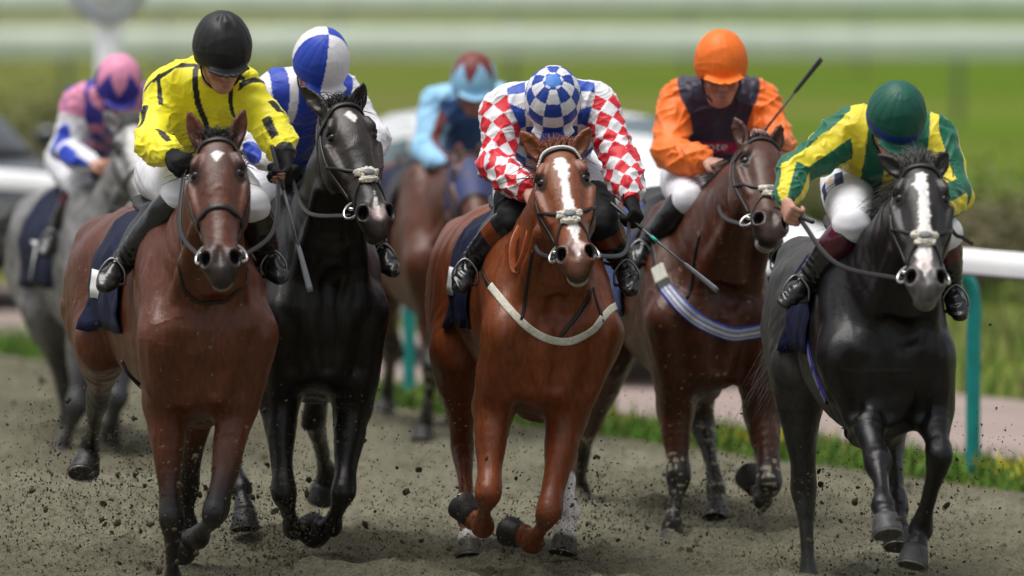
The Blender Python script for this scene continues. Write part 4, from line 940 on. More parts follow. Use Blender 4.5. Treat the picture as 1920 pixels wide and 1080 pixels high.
def silks_pink(q):
    c = fill(len(q['P']), WHT); pt, t, a = q['part'], q['t'], q['ang']; b = pt == 0; sh = b | (((pt == 1) | (pt == 3)) & (t < .07))
    c[sh] = PNK; k = sh & ((np.floor(q['x'] / .09 + .5) + np.floor(q['y'] / .09)) % 2 == 0); c[k] = PUR
    k = (pt > 0) & (((t - .2) / .085) ** 2 + (np.arctan2(np.sin(a - .4), np.cos(a - .4)) / .55) ** 2 < 1) & ~sh; c[k] = (.02, .06, .5)
    c[((pt == 2) | (pt == 4)) & (np.abs(t - .12) < .06) & (np.cos(a - .2) > .75)] = (.02, .06, .5); return c
def silks_sky(q):
    c = fill(len(q['P']), SKY); pt, a = q['part'], q['ang']
    c[(pt == 0) & (q['z'] > 0.03)] = (.05, .12, .3); c[(pt > 0) & (np.abs(np.arctan2(np.sin(a + .5), np.cos(a + .5))) < .36)] = MAR; c[(pt > 0) & (np.cos(a - 2.6) > .9)] = MAR; return c
def cap_plain(c1, band=None, bw=.0):
    def fn(az, el, lu, lf, lr):
        c = fill(len(az), c1)
        if band is not None: c[(lu > -.014) & (lu < .016)] = band
        return c
    return fn
def cap_quarters(az, el, lu, lf, lr):
    c = fill(len(az), ROY); k = np.sin(2 * (az + .2)) > 0; c[k] = WHT; c[(lu < -.034) & (lf > .06)] = ROY; c[(lu < -.0455) & (lf > .1) ] = WHT; return c
def cap_check(az, el, lu, lf, lr):
    c = fill(len(az), WHT); ring = np.floor(np.clip(el + .3, 0, 2) / .4); k = (np.floor((az + math.pi / 10) / (math.pi / 5)) + ring) % 2 == 0; c[k] = (.02, .06, .34)
    c[el > 1.36] = (.05, .2, .6); c[(lu < -.036)] = (.03, .1, .42); return c
def cap_star(c1, c2, n, e0, amp, ph=0.):
    def fn(az, el, lu, lf, lr):
        c = fill(len(az), c2); z = np.abs(((az + ph) / (2 * math.pi) * n) % 1 - .5) * 2; c[el > e0 + amp * (1 - z)] = c1; return c
    return fn
def thigh_panel(vs, col, hip, knees, latv, i=0):
    """navy sponsor panel with a pale band of lettering and an orange star on the outside of the thigh"""
    x = -1 if i == 0 else 1
    a0 = hip + latv * x * .1; ax = nz(knees[i] - a0); L = np.linalg.norm(knees[i] - a0); t = (vs - a0) @ ax; q = vs - a0 - t[:, None] * ax
    e1 = perp(latv * x * .6 + V(0, -.8, .2), ax); e2 = np.cross(ax, e1); an = np.arctan2(q @ e2, q @ e1) * .085
    near = (np.linalg.norm(q, axis=1) < .13) & (q @ e1 > 0)
    m = near & (t > L * .34) & (t < L * .34 + .155) & (np.abs(an) < .05); col[m] = (.015, .025, .09)
    m2 = m & (np.abs(an) < .02); tl = t - L * .34
    lt = m2 & (np.abs(np.sin((tl + an * .5) * 140)) > .45); col[m2] = (.025, .03, .12); col[lt] = (.6, .6, .64)
    st = m & (np.hypot(tl - .05, an) < .015); col[st] = (.7, .3, .03); return col
def black_knees(vs, col, hip, knees, latv):
    d = np.minimum(*[np.linalg.norm(vs - k, axis=1) for k in knees]); col[d < .26] = (.012, .012, .013); return col
def bands_purple(vs, col, hip, knees, latv):
    for i, x in ((0, -1), (1, 1)):
        a0 = hip + latv * x * .1; ax = nz(knees[i] - a0); L = np.linalg.norm(knees[i] - a0); t = (vs - a0) @ ax
        d = np.linalg.norm(vs - a0 - t[:, None] * ax, axis=1) < .14; sidem = ((vs - hip) @ latv) * x > .0
        for b in (.13, .19, .25): col[d & sidem & (np.abs(t - b) < .017)] = (.04, .02, .16)
    return col
JOCKEYS = [
 dict(label='jockey in yellow silks with black seams and a plain black cap, riding the bay', seed=1, cap=(416, 92, .22), look=(16, 24, -4), peak=.02, knot=True,
  sh=[(312, 172, .5), (452, 165, .42)], el=[(284, 268, .32), (503, 226, .36)], wr=[(322, 291, .12), (535, 292, .16)], ha=[(352, 303, .04), (541, 338, .1)],
  hip=(350, 318, .84), knee=[(340, 368, 0.22), (470, 385, 0.22)], ank=[(228, 492, 0.42), (503, 480, 0.42)], toe=[(193, 540, 0.3), (524, 523, 0.3)],
  silks=silks_yellow, capcol=cap_plain((.014, .014, .015)), gloves=(1, 1), fingerless=True, tallboot=True, palm=[V(.3, .2, -1), V(-.9, -.2, -.1)], curl=(1., .75), thumb=(-1, 1)),
 dict(label='jockey in royal blue silks and a blue and white quartered cap, riding the black horse', seed=2, cap=(601, 117, .25), look=(20, 42, 0),
  sh=[(510, 178, .42), (644, 178, .5)], el=[(462, 248, .36), (700, 262, .36)], wr=[(520, 312, .2), (668, 318, .2)], ha=[(555, 325, .14), (640, 330, .16)],
  hip=(545, 300, 1.0), knee=[(500, 378, .45), (690, 392, .45)], ank=[(470, 480, .56), (704, 462, .56)], toe=[(452, 520, .42), (737, 512, .42)],
  silks=silks_blue, capcol=cap_quarters, breech=bands_purple, gloves=(1, 1), band=(.0, .4, (.01, .012, .04)), palm=[V(.4, .2, -1), V(-.4, .2, -1)], thumb=(-1, 1)),
 dict(label='jockey in blue and white checks with red and white diamond sleeves, riding the chestnut', seed=3, cap=(1037, 189, .25), look=(0, 56, 0),
  sh=[(945, 205, .5), (1122, 200, .5)], el=[(930, 312, .33), (1163, 296, .34)], wr=[(992, 362, .13), (1182, 375, .16)], ha=[(1022, 372, .06), (1197, 412, .1)],
  hip=(1030, 318, .84), knee=[(962, 412, 0.24), (1128, 415, 0.24)], ank=[(882, 492, 0.34), (1166, 490, 0.34)], toe=[(862, 540, 0.24), (1184, 545, 0.24)],
  silks=silks_check, capcol=cap_check, breech=black_knees, gloves=(0, 1), band=(.22, .46, (.16, .035, .012)), tallboot=True, palm=[V(.3, .2, -1), V(-.6, .1, -.6)], curl=(1., .95), thumb=(-1, 1)),
 dict(label='jockey with bright orange sleeves and cap and a dark body, riding the dark bay', seed=4, cap=(1352, 122, .28), look=(4, 12, -2),
  sh=[(1272, 192, .55), (1422, 190, .55)], el=[(1252, 284, .38), (1462, 272, .4)], wr=[(1326, 303, .16), (1440, 262, .14)], ha=[(1362, 308, .08), (1420, 244, .06)],
  hip=(1330, 322, .84), knee=[(1290, 375, 0.14), (1410, 385, 0.14)], ank=[(1212, 462, 0.24), (1455, 470, 0.24)], toe=[(1186, 497, 0.14), (1478, 505, 0.14)],
  silks=silks_orange, capcol=cap_plain(ORG), peak=.06, gloves=(0, 0), palm=[V(.2, .1, -1), V(-.5, -.3, -1)], thumb=(-1, 1), skin=(.46, .25, .19)),
 dict(label='jockey in green and yellow stripes and a dark green cap, riding the near black horse', seed=5, cap=(1680, 221, .25), look=(8, 38, 2), 
  sh=[(1590, 246, .5), (1752, 262, .5)], el=[(1490, 318, .36), (1792, 362, .34)], wr=[(1474, 380, .16), (1742, 392, .1)], ha=[(1484, 408, .08), (1720, 400, .02)],
  hip=(1640, 335, .84), knee=[(1598, 425, 0.22), (1768, 440, 0.22)], ank=[(1512, 528, 0.32), (1782, 540, 0.32)], toe=[(1472, 568, 0.22), (1800, 592, 0.22)],
  silks=silks_green, capcol=cap_plain((.006, .085, .055), (.012, .03, .2)), breech=thigh_panel, gloves=(0, 0), band=(.12, .42, (.075, .006, .02)), palm=[V(.9, .1, -.4), V(-.4, .2, -1)], thumb=(-1, 1), curl=(1.05, 1.)),
 dict(label='jockey in white and blue sleeves and a pink star cap, riding the grey', seed=6, cap=(222, 158, .28), look=(10, 30, 0), h=.0075,
  sh=[(150, 196, .42), (280, 198, .42)], el=[(120, 280, .38), (300, 280, .38)], wr=[(176, 308, .16), (265, 310, .16)], ha=[(205, 305, .08), (245, 310, .08)],
  hip=(165, 296, 1.05), knee=[(150, 352, .45), (285, 352, .45)], ank=[(108, 432, .56), (300, 440, .56)], toe=[(82, 478, .42), (310, 480, .42)],
  silks=silks_pink, capcol=cap_star(PNK, PUR, 6, .05, .85, .1), band=(.05, .4, (.09, .006, .025)), palm=[V(.3, .2, -1), V(-.3, .2, -1)], thumb=(-1, 1)),
 dict(label='jockey in sky blue silks with maroon sleeve stripes, riding the hooded horse behind', seed=7, cap=(888, 154, .28), look=(5, 16, 0), h=.0075, skin=(.36, .17, .12),
  sh=[(822, 196, .55), (946, 196, .55)], el=[(797, 280, .4), (966, 280, .4)], wr=[(832, 314, .18), (930, 314, .18)], ha=[(860, 318, .1), (905, 318, .1)],
  hip=(880, 300, 1.05), knee=[(846, 342, .45), (950, 350, .45)], ank=[(782, 430, .56), (975, 430, .56)], toe=[(752, 470, .42), (985, 470, .42)],
  silks=silks_sky, capcol=cap_star(MAR, SKY, 6, .2, .8, .25), band=(.0, .3, (.012, .012, .013)), palm=[V(.3, .2, -1), V(-.3, .2, -1)], thumb=(-1, 1)),
]
# ------------------------------------------------------------------ the course: ground, path, verge, rails, post, vehicles
P0 = V(2.136, 35.35, 0); E = nz(V(-2.67, 5.1, 0)); Q = V(-E[1], E[0], 0) * -1      # along the rail (away, left) and across it (right, away)
def RL(l, s, z=0.): return P0 + E * l + Q * s + V(0, 0, z)
def node_mat(name):
    m = bpy.data.materials.new(name); m.use_nodes = True; return m, m.node_tree.nodes, m.node_tree.links, m.node_tree.nodes['Principled BSDF']
def ramp(n, l, src, stops):
    r = n.new('ShaderNodeValToRGB'); e = r.color_ramp.elements
    e[0].position, e[0].color = stops[0][0], (*stops[0][1], 1); e[1].position, e[1].color = stops[-1][0], (*stops[-1][1], 1)
    for p, c in stops[1:-1]: q = e.new(p); q.color = (*c, 1)
    l.new(src, r.inputs[0]); return r.outputs[0]
def noise(n, l, vec, sc, det=4, rough=.55):
    t = n.new('ShaderNodeTexNoise'); t.inputs['Scale'].default_value = sc; t.inputs['Detail'].default_value = det; t.inputs['Roughness'].default_value = rough
    l.new(vec, t.inputs[0]); return t.outputs['Fac']
def mapped(n, l, scale=(1, 1, 1), rot=0.):
    tc = n.new('ShaderNodeTexCoord'); mp = n.new('ShaderNodeMapping'); mp.inputs['Scale'].default_value = scale; mp.inputs['Rotation'].default_value = (0, 0, rot)
    l.new(tc.outputs['Object'], mp.inputs[0]); return mp.outputs[0]
def mixc(n, l, f, a, b, mode='MIX'):
    x = n.new('ShaderNodeMix'); x.data_type = 'RGBA'; x.blend_type = mode
    for i, v in ((0, f), (6, a), (7, b)):
        if hasattr(v, 'links') or hasattr(v, 'is_linked'): l.new(v, x.inputs[i])
        else: x.inputs[i].default_value = v if i == 0 else (*v, 1)
    return x.outputs[2]
def bump(n, l, b, h, st, dist):
    q = n.new('ShaderNodeBump'); q.inputs['Strength'].default_value = st; q.inputs['Distance'].default_value = dist; l.new(h, q.inputs['Height']); l.new(q.outputs[0], b.inputs['Normal'])

# grass over everything, in bands of mown and rough turf
M_TURF, n, l, b = node_mat('turf')
v = mapped(n, l); v2 = mapped(n, l, (.25, 1, 1))
sp = n.new('ShaderNodeSeparateXYZ'); l.new(v, sp.inputs[0])
def mr(src, a, b_, lo, hi):
    q = n.new('ShaderNodeMapRange'); l.new(src, q.inputs[0]); q.inputs['From Min'].default_value = a; q.inputs['From Max'].default_value = b_; q.inputs['To Min'].default_value = lo; q.inputs['To Max'].default_value = hi; return q.outputs[0]
def add(a, b_):
    q = n.new('ShaderNodeMath'); l.new(a, q.inputs[0]); l.new(b_, q.inputs[1]); return q.outputs[0]
tone = add(add(mr(noise(n, l, v2, .09, 4), .3, .7, .15, .64), mr(sp.outputs[0], -6, 6, -.13, .12)), mr(sp.outputs[1], 46, 66, -.1, .06))
c1 = ramp(n, l, tone, [(.34, (.17, .165, .065)), (.5, (.125, .17, .035)), (.64, (.08, .17, .016))])
c2 = mixc(n, l, noise(n, l, v, 1.3, 5), c1, (.10, .13, .025)); 
x = n.new('ShaderNodeMix'); x.data_type = 'RGBA'; x.blend_type = 'MULTIPLY'; x.inputs[0].default_value = 1; l.new(c2, x.inputs[6]); l.new(ramp(n, l, add(mr(noise(n, l, v, 9, 4), .3, .7, .25, .55), mr(noise(n, l, v2, .5, 4), .35, .65, -.16, .2)), [(.1, (.68, .68, .68)), (.75, (1.3, 1.28, 1.22))]), x.inputs[7])
l.new(x.outputs[2], b.inputs['Base Color']); b.inputs['Roughness'].default_value = 1; b.inputs['Specular IOR Level'].default_value = 0; bump(n, l, b, noise(n, l, v, 30, 4), .6, .03)
mb = MB(); gx = np.array([-900, -120, -40, -15, 15, 40, 120, 900.]); gy = np.array([2, 20, 32, 44, 60, 90, 140, 260, 900, 2200.])
mb.grid(np.array([[V(a, c, 0) for c in gy] for a in gx]), flip=True); g = mb.build('ground', M_TURF, smooth=False); tag(g, kind='structure')

# the sand track
M_SAND, n, l, b = node_mat('track_sand')
v = mapped(n, l); vs_ = mapped(n, l, (1, .45, 1), .45)
c1 = ramp(n, l, noise(n, l, vs_, 1.1, 6, .62), [(.3, (.125, .119, .083)), (.5, (.19, .182, .13)), (.72, (.25, .238, .175))])
c2 = mixc(n, l, ramp(n, l, noise(n, l, v, 22, 6, .72), [(.48, (0, 0, 0)), (.66, (.7, .7, .7))]), c1, (.085, .074, .046))
c3 = mixc(n, l, ramp(n, l, noise(n, l, v, 90, 4), [(.52, (0, 0, 0)), (.66, (.7, .7, .7))]), c2, (.05, .042, .028))
l.new(c3, b.inputs['Base Color']); b.inputs['Roughness'].default_value = 1; b.inputs['Specular IOR Level'].default_value = .02
hh = n.new('ShaderNodeMath'); hh.operation = 'ADD'; l.new(noise(n, l, v, 18, 6, .65), hh.inputs[0]); l.new(noise(n, l, vs_, 4, 4), hh.inputs[1]); bump(n, l, b, hh.outputs[0], .8, .06)
mb = MB(); ls = np.concatenate([np.arange(-30, -14, .3), np.arange(-14, 12, .055), np.arange(12, 70, .25)]); ss_ = np.concatenate([[-60, -25, -12], np.linspace(-7, -.42, 125)])
G = np.array([[RL(a, s_) for s_ in ss_] for a in ls]); w = sst(-.42, -1.2, np.array(ss_))[None, :]
q_ = G.reshape(-1, 3) * V(1, 1, 0); G[:, :, 2] = .008 + w * np.maximum(0, .035 + .022 * wob(q_, 3.2, 2) + .026 * wob(q_, 9, 5) + .026 * wob(q_, 21, 1) - .05 * sst(.45, .9, wob(q_, 13, 7))).reshape(G.shape[:2])
ed = .06 * wob(G[:, -1] * V(1, 1, 0), 3, 1) + .03 * wob(G[:, -1] * V(1, 1, 0), 11, 3); G[:, -1] += Q * ed[:, None]
t_ = mb.grid(G).build('sand_track', M_SAND); tag(t_, kind='structure')
# the pinkish service path beyond the rail
M_PATH, n, l, b = node_mat('path_gravel'); v = mapped(n, l)
c1 = ramp(n, l, noise(n, l, v, 1.5, 5), [(.3, (.235, .18, .162)), (.7, (.31, .24, .215))]); l.new(c1, b.inputs['Base Color']); b.inputs['Roughness'].default_value = .9; bump(n, l, b, noise(n, l, v, 60, 4), .4, .01)
mb = MB(); G = np.array([[RL(a, s_) + Q * (.07 * wob(RL(a, s_)[None] * V(1, 1, 0), 2.2, 4)[0]) + V(0, 0, .005) for s_ in (.45, 1.5, 2.75)] for a in np.arange(-25, 70, .4)]); p_ = mb.grid(G).build('service_path', M_PATH); tag(p_, kind='structure')

# grass blades along the verge, and weeds with yellow flowers
M_BLADE = mat('grass_blades', vcol=True, rough=.7, spec=.2, nscale=3, namt=.2)
def blades(name, n_, pick, hmin, hmax, cols, lab):
    g = np.random.default_rng(5); vs, fs, cs = [], [], []
    for i in range(n_):
        p = pick(g); h = g.uniform(hmin, hmax); d = g.uniform(0, 6.28); w_ = .006 * (1 + h * 4); a = V(math.cos(d), math.sin(d), 0); ln = V(g.normal() * .35 * h, g.normal() * .35 * h, 0); k = len(vs)
        vs += [p - a * w_, p + a * w_, p + a * w_ * .7 + ln * .4 + V(0, 0, h * .6), p - a * w_ * .7 + ln * .4 + V(0, 0, h * .6), p + ln + V(0, 0, h)]
        fs += [(k, k + 1, k + 2, k + 3), (k + 3, k + 2, k + 4)]; c = np.array(cols[g.integers(len(cols))]) * g.uniform(.7, 1.25); cs += [c] * 5
    o = obj(name, vs, fs, M_BLADE, None, col=np.clip(np.array(cs), 0, 1), smooth=False); tag(o, lab, 'grass', kind='stuff'); return o
GC = [(.09, .2, .02), (.11, .24, .03), (.08, .16, .02), (.14, .22, .05)]
blades('verge_grass', 9000, lambda g: RL(g.uniform(-6, 17), -.46 + abs(g.normal()) * .28 if g.random() < .5 else g.uniform(-.46, .5)), .03, .11, GC, 'short bright green grass along the edge of the sand track')
blades('rough_grass', 9000, lambda g: RL(g.uniform(-8, 25), 2.75 + g.random() ** 1.5 * 9), .06, .3, GC + [(.17, .17, .06), (.2, .18, .08)], 'long rough grass growing beyond the pink service path')
blades('yellow_flowers', 420, lambda g: (lambda q: RL(q[0], q[1], .06))([(-1.0, -.12), (-.4, .0), (1.6, -.1), (3.4, -.15), (-2.2, 3.4), (-3.2, 4.2), (.2, 3.8), (4.8, -.1)][g.integers(8)] + g.normal(size=2) * .16), .03, .09, [(.65, .5, .02), (.6, .55, .05), (.12, .22, .03)], 'small yellow weeds flowering in the grass verge')

# scrubby bushes beyond the path
M_LEAF = mat('bush_leaves', vcol=True, rough=.7, spec=.2, nscale=4, namt=.25); M_STEM = mat('bush_stems', (.09, .07, .045), rough=.9)
def bush(c, rx, rz, seed, cols, lab):
    g = np.random.default_rng(seed); t = thing('bush', tuple(c), lab, 'bush', 'bushes beyond the service path'); vs, fs, cs = [], [], []; st = MB()
    for k in range(9):
        a = g.uniform(0, 6.28); e = c + V(math.cos(a) * rx * g.uniform(.2, .8), math.sin(a) * rx * g.uniform(.2, .8), rz * g.uniform(.6, 1.0)); st.tube(catmull([c + V(g.normal() * .05, g.normal() * .05, 0), mix(c, e, .5) + g.normal(size=3) * .08, e], 4), np.linspace(.025, .006, 9), n=5)
        for q in range(150):
            u_ = g.uniform(.3, 1.05); p = mix(c, e, u_) + g.normal(size=3) * V(rx * .22, rx * .22, rz * .14); p[2] = max(p[2], .05); s_ = g.uniform(.02, .05); d1 = nz(g.normal(size=3)); d2 = nz(np.cross(d1, g.normal(size=3))); i = len(vs)
            vs += [p - d1 * s_, p + d2 * s_ * .5, p + d1 * s_, p - d2 * s_ * .5]; fs.append((i, i + 1, i + 2, i + 3)); cs += [np.array(cols[g.integers(len(cols))]) * g.uniform(.7, 1.3)] * 4
    obj('foliage', vs, fs, M_LEAF, t, col=np.array(cs), smooth=False); st.build('stems', M_STEM, t)
BC = [(.15, .17, .06), (.17, .165, .07), (.12, .15, .045)]; BD = [(.17, .15, .085), (.2, .175, .1), (.14, .125, .075)]
for i, (px, D, rx, rz, cl, lab) in enumerate([(1850, 50, .85, .85, BD, 'brownish green bush at the right edge, furthest right beyond the rail'), (1735, 53, .7, .7, BC, 'olive bush to the right of the head of the near black horse'), (1600, 56, .8, .75, BD, 'dull brown bush behind the jockey in green and yellow'),
        (1500, 55, .6, .6, BC, 'low olive bush behind the nose of the dark bay'), (160, 60, .9, .95, BD, 'yellowish brown bush at the left between the dark car and the grey'), (60, 64, .8, 1.0, BC, 'olive bush furthest left beyond the dark car')]):
    q = PX(px, 300, D); bush(V(q[0], D, 0), rx, rz, 40 + i, cl, lab)

# running rail with teal stanchions leaning over it
M_RAIL = mat('white_plastic_rail', (.78, .78, .79), rough=.35, spec=.4, nscale=3, namt=.06); M_TEALP = mat('teal_painted_post', (.012, .30, .29), rough=.4, spec=.4, nscale=8, namt=.15)
RA = nz(E); tr = thing('running_rail', tuple(RL(0, 0)), 'white running rail on teal posts beside the sand track', 'rail')
zr = 1.0
prof = [(-.06, -.045), (-.062, .0), (-.045, .045), (0, .062), (.045, .045), (.062, .0), (.06, -.045)]
for k in range(-4, 12, 2):
    mb = MB(); rows = [[RL(l_, -.25 + q[0], zr + q[1]) for q in prof] for l_ in np.linspace(k * 2.878 + .004, (k + 2) * 2.878 - .004, 7)]; mb.grid(np.array(rows)); mb.build('rail_length', M_RAIL, tr)
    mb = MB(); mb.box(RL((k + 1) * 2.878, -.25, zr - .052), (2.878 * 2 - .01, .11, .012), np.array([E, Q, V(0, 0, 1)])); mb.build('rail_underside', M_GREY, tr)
for k in range(-3, 12):
    if k % 2: continue
    mb = MB(); l_ = k * 2.878; P = catmull([RL(l_, -.01, -.05), RL(l_, -.01, .55), RL(l_, -.01, .8), RL(l_, -.05, .9), RL(l_, -.15, .935), RL(l_, -.24, .94)], 6); mb.tube(P, .034, n=12); mb.build('rail_post', M_TEALP, tr)

# the two far rails across the course
M_FAR = mat('weathered_white_rail', (.58, .65, .57), rough=.5, nscale=2, namt=.1); M_POSTG = mat('grey_rail_post', (.3, .33, .33), rough=.6)
for D, z, hgt, lab in ((86, .93, .33, 'long pale white rail crossing the course in the distance, the lower and nearer of two'), (110, 1.05, .40, 'long pale white rail crossing the course in the distance, the upper and farther of two')):
    t = thing('far_rail', (0, D, 0), lab, 'rail', 'far rails across the course'); mb = MB()
    prof = [(-.05, -hgt / 2), (-.06, 0), (-.05, hgt / 2), (.05, hgt / 2), (.06, 0), (.05, -hgt / 2), (-.05, -hgt / 2)]
    mb.grid(np.array([[V(x, D + q[0], z + q[1]) for q in prof] for x in np.linspace(-62, 62, 81)])); mb.build('rail_length', M_FAR, t)
    for x in np.arange(-60, 60, 2.5):
        MB().tube([V(x, D + .1, -.05), V(x, D + .1, z), V(x, D + .04, z + hgt / 2 + .02)], .045, n=8).build('rail_post', M_POSTG, t)

# white post with a round board
M_WPOST = mat('white_post_paint', (.85, .87, .88), rough=.5, nscale=5, namt=.06)
q = PX(205, 60, 51); t = thing('marker_post', (q[0], 51, 0), 'white course marker post topped by a round pale board, upper left', 'marker post')
MB().tube([V(q[0], 51, -.05), V(q[0], 51, 2.62)], .09, n=14).build('pole', M_WPOST, t)
d = PX(203, -28, 51); mb = MB(); mb.tube([d + V(0, -.12, 0), d + V(0, -.09, 0)], [.275, .275], n=40, side=V(1, 0, 0)); mb.build('round_board', M_WPOST, t)
mb = MB(); mb.torus(d + V(0, -.122, 0), V(0, -1, 0), .215, .012, 36, 6); mb.build('board_ring', mat('grey_blue_paint', (.3, .36, .42), rough=.5), t)

# vehicles on the path
M_CARW = mat('white_car_paint', (.74, .75, .76), rough=.25, spec=.5, coat=.6, nscale=1, namt=.03); M_CARD = mat('dark_car_paint', (.02, .024, .03), rough=.25, spec=.5, coat=.6, nscale=1, namt=.05)
M_GLASS = mat('car_glass', (.09, .14, .155), rough=.05, spec=.8, nscale=2, namt=.1); M_TYRE = mat('tyre_rubber', (.015, .015, .015), rough=.8); M_LAMP = mat('headlamp_glass', (.5, .52, .55), rough=.1, spec=.8)
def car(l0, s0, paint, lab, h=1.46):
    """nose at l0, driving along the path towards the camera; x across, y back from the nose"""
    t = thing('parked_car', tuple(RL(l0 + 2, s0)), lab, 'car'); C = lambda x, y, z: RL(l0 + y, s0 + x, z)
    def ring(y, w, z0, z1, cr, n=20):
        out = []
        for j in range(n + 1):
            a = -math.pi / 2 + 2 * math.pi * j / n; cx, sz = math.cos(a), math.sin(a); p = cr
            out.append(C(w * np.sign(cx) * abs(cx) ** p, y, (z0 + z1) / 2 + (z1 - z0) / 2 * np.sign(sz) * abs(sz) ** p))
        return out
    b = [(0, .55, .35, .62, .5), (.06, .74, .28, .72, .4), (.35, .86, .24, .82, .35), (1.0, .9, .24, .92, .3), (1.5, .91, .24, .97, .3), (2.6, .91, .24, 1.0, .3), (3.6, .9, .26, 1.0, .32), (4.1, .84, .34, .98, .38), (4.25, .7, .45, .9, .5)]
    mb = MB(); mb.grid(np.array([ring(*q) for q in b])); mb.build('body', paint, t)
    r = [(1.25, .72, .9, .98, .5), (1.7, .7, .9, 1.24, .5), (2.1, .66, .9, h - .03, .55), (2.8, .66, .9, h, .55), (3.4, .65, .9, h - .04, .55), (3.85, .62, .9, 1.2, .5), (4.12, .6, .88, .98, .5)]
    mb = MB(); mb.grid(np.array([ring(*q) for q in r])); mb.build('cabin', paint, t)
    def pane(nm, P4, off):
        G = np.array([[mix(mix(P4[0], P4[1], u_), mix(P4[3], P4[2], u_), v_) for u_ in np.linspace(0, 1, 5)] for v_ in np.linspace(0, 1, 4)]); MB().sheet(G, np.tile(off, (20, 1)), .02).build(nm, M_GLASS, t)
    pane('windscreen', [C(-.62, 1.36, 1.0), C(.62, 1.36, 1.0), C(.5, 2.02, h - .08), C(-.5, 2.02, h - .08)], -E * .8 + V(0, 0, .8))
    for x in (-1, 1):
        pane('side_window', [C(x * .715, 1.75, 1.02), C(x * .715, 2.75, 1.02), C(x * .6, 2.75, h - .1), C(x * .62, 2.05, h - .1)], Q * x); pane('side_window', [C(x * .715, 2.83, 1.02), C(x * .69, 3.7, 1.02), C(x * .57, 3.4, h - .12), C(x * .6, 2.83, h - .1)], Q * x)
        mb = MB(); mb.ball(C(x * .62, .1, .66), (.15, .12, .07), 8); mb.build('headlight', M_LAMP, t)
        mb = MB(); mb.ball(C(x * .95, 1.55, 1.05), (.1, .06, .075), 7); mb.build('wing_mirror', paint, t)
        for y in (.85, 3.35):
            c_ = C(x * .78, y, .31); wo = MB().tube([c_ - Q * .1, c_ - Q * .09, c_ + Q * .09, c_ + Q * .1], [.27, .31, .31, .27], n=24, side=V(0, 0, 1)).build('wheel', M_TYRE, t)
            MB().tube([c_ + Q * x * .08, c_ + Q * x * .106], [.2, .17], n=18, side=V(0, 0, 1)).build('rim', M_METAL, wo)
    MB().box(C(0, .02, .36), (.9, .06, .12), np.array([Q, E, V(0, 0, 1)])).build('grille', M_TYRE, t)
    pane('rear_window', [C(-.5, 4.14, 1.0), C(.5, 4.14, 1.0), C(.45, 3.6, h - .12), C(-.45, 3.6, h - .12)], E * .8 + V(0, 0, .6)); return t
car(5.8, 2.1, M_CARW, 'white hatchback on the path behind the chestnut horse')
car(14.3, 1.5, M_CARD, 'dark car with a blue grey windscreen at the left edge', 1.3)
# ------------------------------------------------------------------ build the field
M_FADED = mat('faded_navy_cloth', (.05, .07, .16), rough=.65, spec=.2, nscale=25, namt=.25, bump=.4, bscale=90)
HS = []
for i, (c, J) in enumerate(zip(HORSES, JOCKEYS)):
    if c.get('clothmat') == 'faded': c['clothmat'] = M_FADED
    
    H = build_horse(c); build_jockey(J, H)
    c['hands'] = J['grips']; c['feet'] = [mix(a, b, .5) for a, b in zip(J['W']['anks'], J['W']['toes'])]
    tack(H, c); HS.append((H, J))
    D = c['D']; g0, g1 = J['grips']
    if i == 0: whip('slim grey whip pointing down from the glove of the jockey in yellow', g1, PX(582, 547, D - .02), M_GREY)
    def loose(nm, pts, w_, m_):
        P = catmull([PX(q[0], q[1], D + q[2]) for q in pts], 8); MB().ribbon(P, np.tile(V(.35, -.9, .2), (len(P), 1)), w_, .003).build(nm, m_, H.root)
    if i == 0: loose('girth_strap', [(228, 676, .55), (240, 700, .54), (262, 722, .55)], .014, M_STRAP)
    if i == 2: loose('rein_end', [(1003, 405, .0), (992, 440, -.05), (982, 480, -.06), (968, 508, -.05), (961, 490, -.03), (963, 455, .0), (976, 425, .05)], .03, M_TAN)
    if i == 4:
        loose('girth_strap', [(1553, 768, .58), (1566, 782, .56), (1584, 800, .55), (1588, 818, .55), (1608, 828, .55)], .014, M_STRAP)
        loose('rein_end', [(1776, 418, -.25), (1792, 440, -.22), (1806, 446, -.2), (1824, 458, -.2)], .014, M_STRAP)
    if i in (0, 2):
        for a_ in ((3, 7), (22, 26)):
            G, N = H.clothG[8:12, a_[0]:a_[1]], H.clothN[8:12, a_[0]:a_[1]]; MB().sheet(G + N * .0075, N, .003).build('number_patch', M_WHITE, H.root)
    if i == 2: whip('black whip with a teal band in the hand of the jockey in checks', g1, PX(1346, 546, D - .1), M_GREY, band=True)
    if i == 3: whip('black whip held upright beside the ear of the dark bay', g1, PX(1540, 110, D + .2), M_WHIP)
    if i == 4: whip('short black whip stub in the bare hand of the jockey in green', g0, PX(1452, 388, D + .25), M_WHIP, flap=False)
# lettering on the red chest band of the jockey in orange
def lettering(text, J, D, cx, cy, h, parent, depth, sdf, m):
    cu = bpy.data.curves.new('letters', 'FONT'); cu.body = text; cu.align_x = 'CENTER'; cu.align_y = 'CENTER'; cu.size = 1; cu.resolution_u = 3
    o = bpy.data.objects.new('letters', cu); S.collection.objects.link(o); me = bpy.data.meshes.new_from_object(o.evaluated_get(bpy.context.evaluated_depsgraph_get()))
    v = np.array([q.co for q in me.vertices]); fs = [tuple(p.vertices) for p in me.polygons]; bpy.data.objects.remove(o)
    c = PX(cx, cy, D + depth); P = c + np.stack([v[:, 0] * h * 1.25, v[:, 0] * 0, v[:, 1] * h], 1)
    out = []
    sdf.project(np.zeros((1, 3)))
    for p in P:
        hit, nn_, _, _ = sdf.tree.ray_cast(Vector(p + V(0, -.6, .0)), Vector((0, 1, 0))); out.append(np.array(hit) + V(0, -.012, 0) if hit is not None else p)
    return obj('chest_lettering', np.array(out), fs, m, parent, smooth=False)
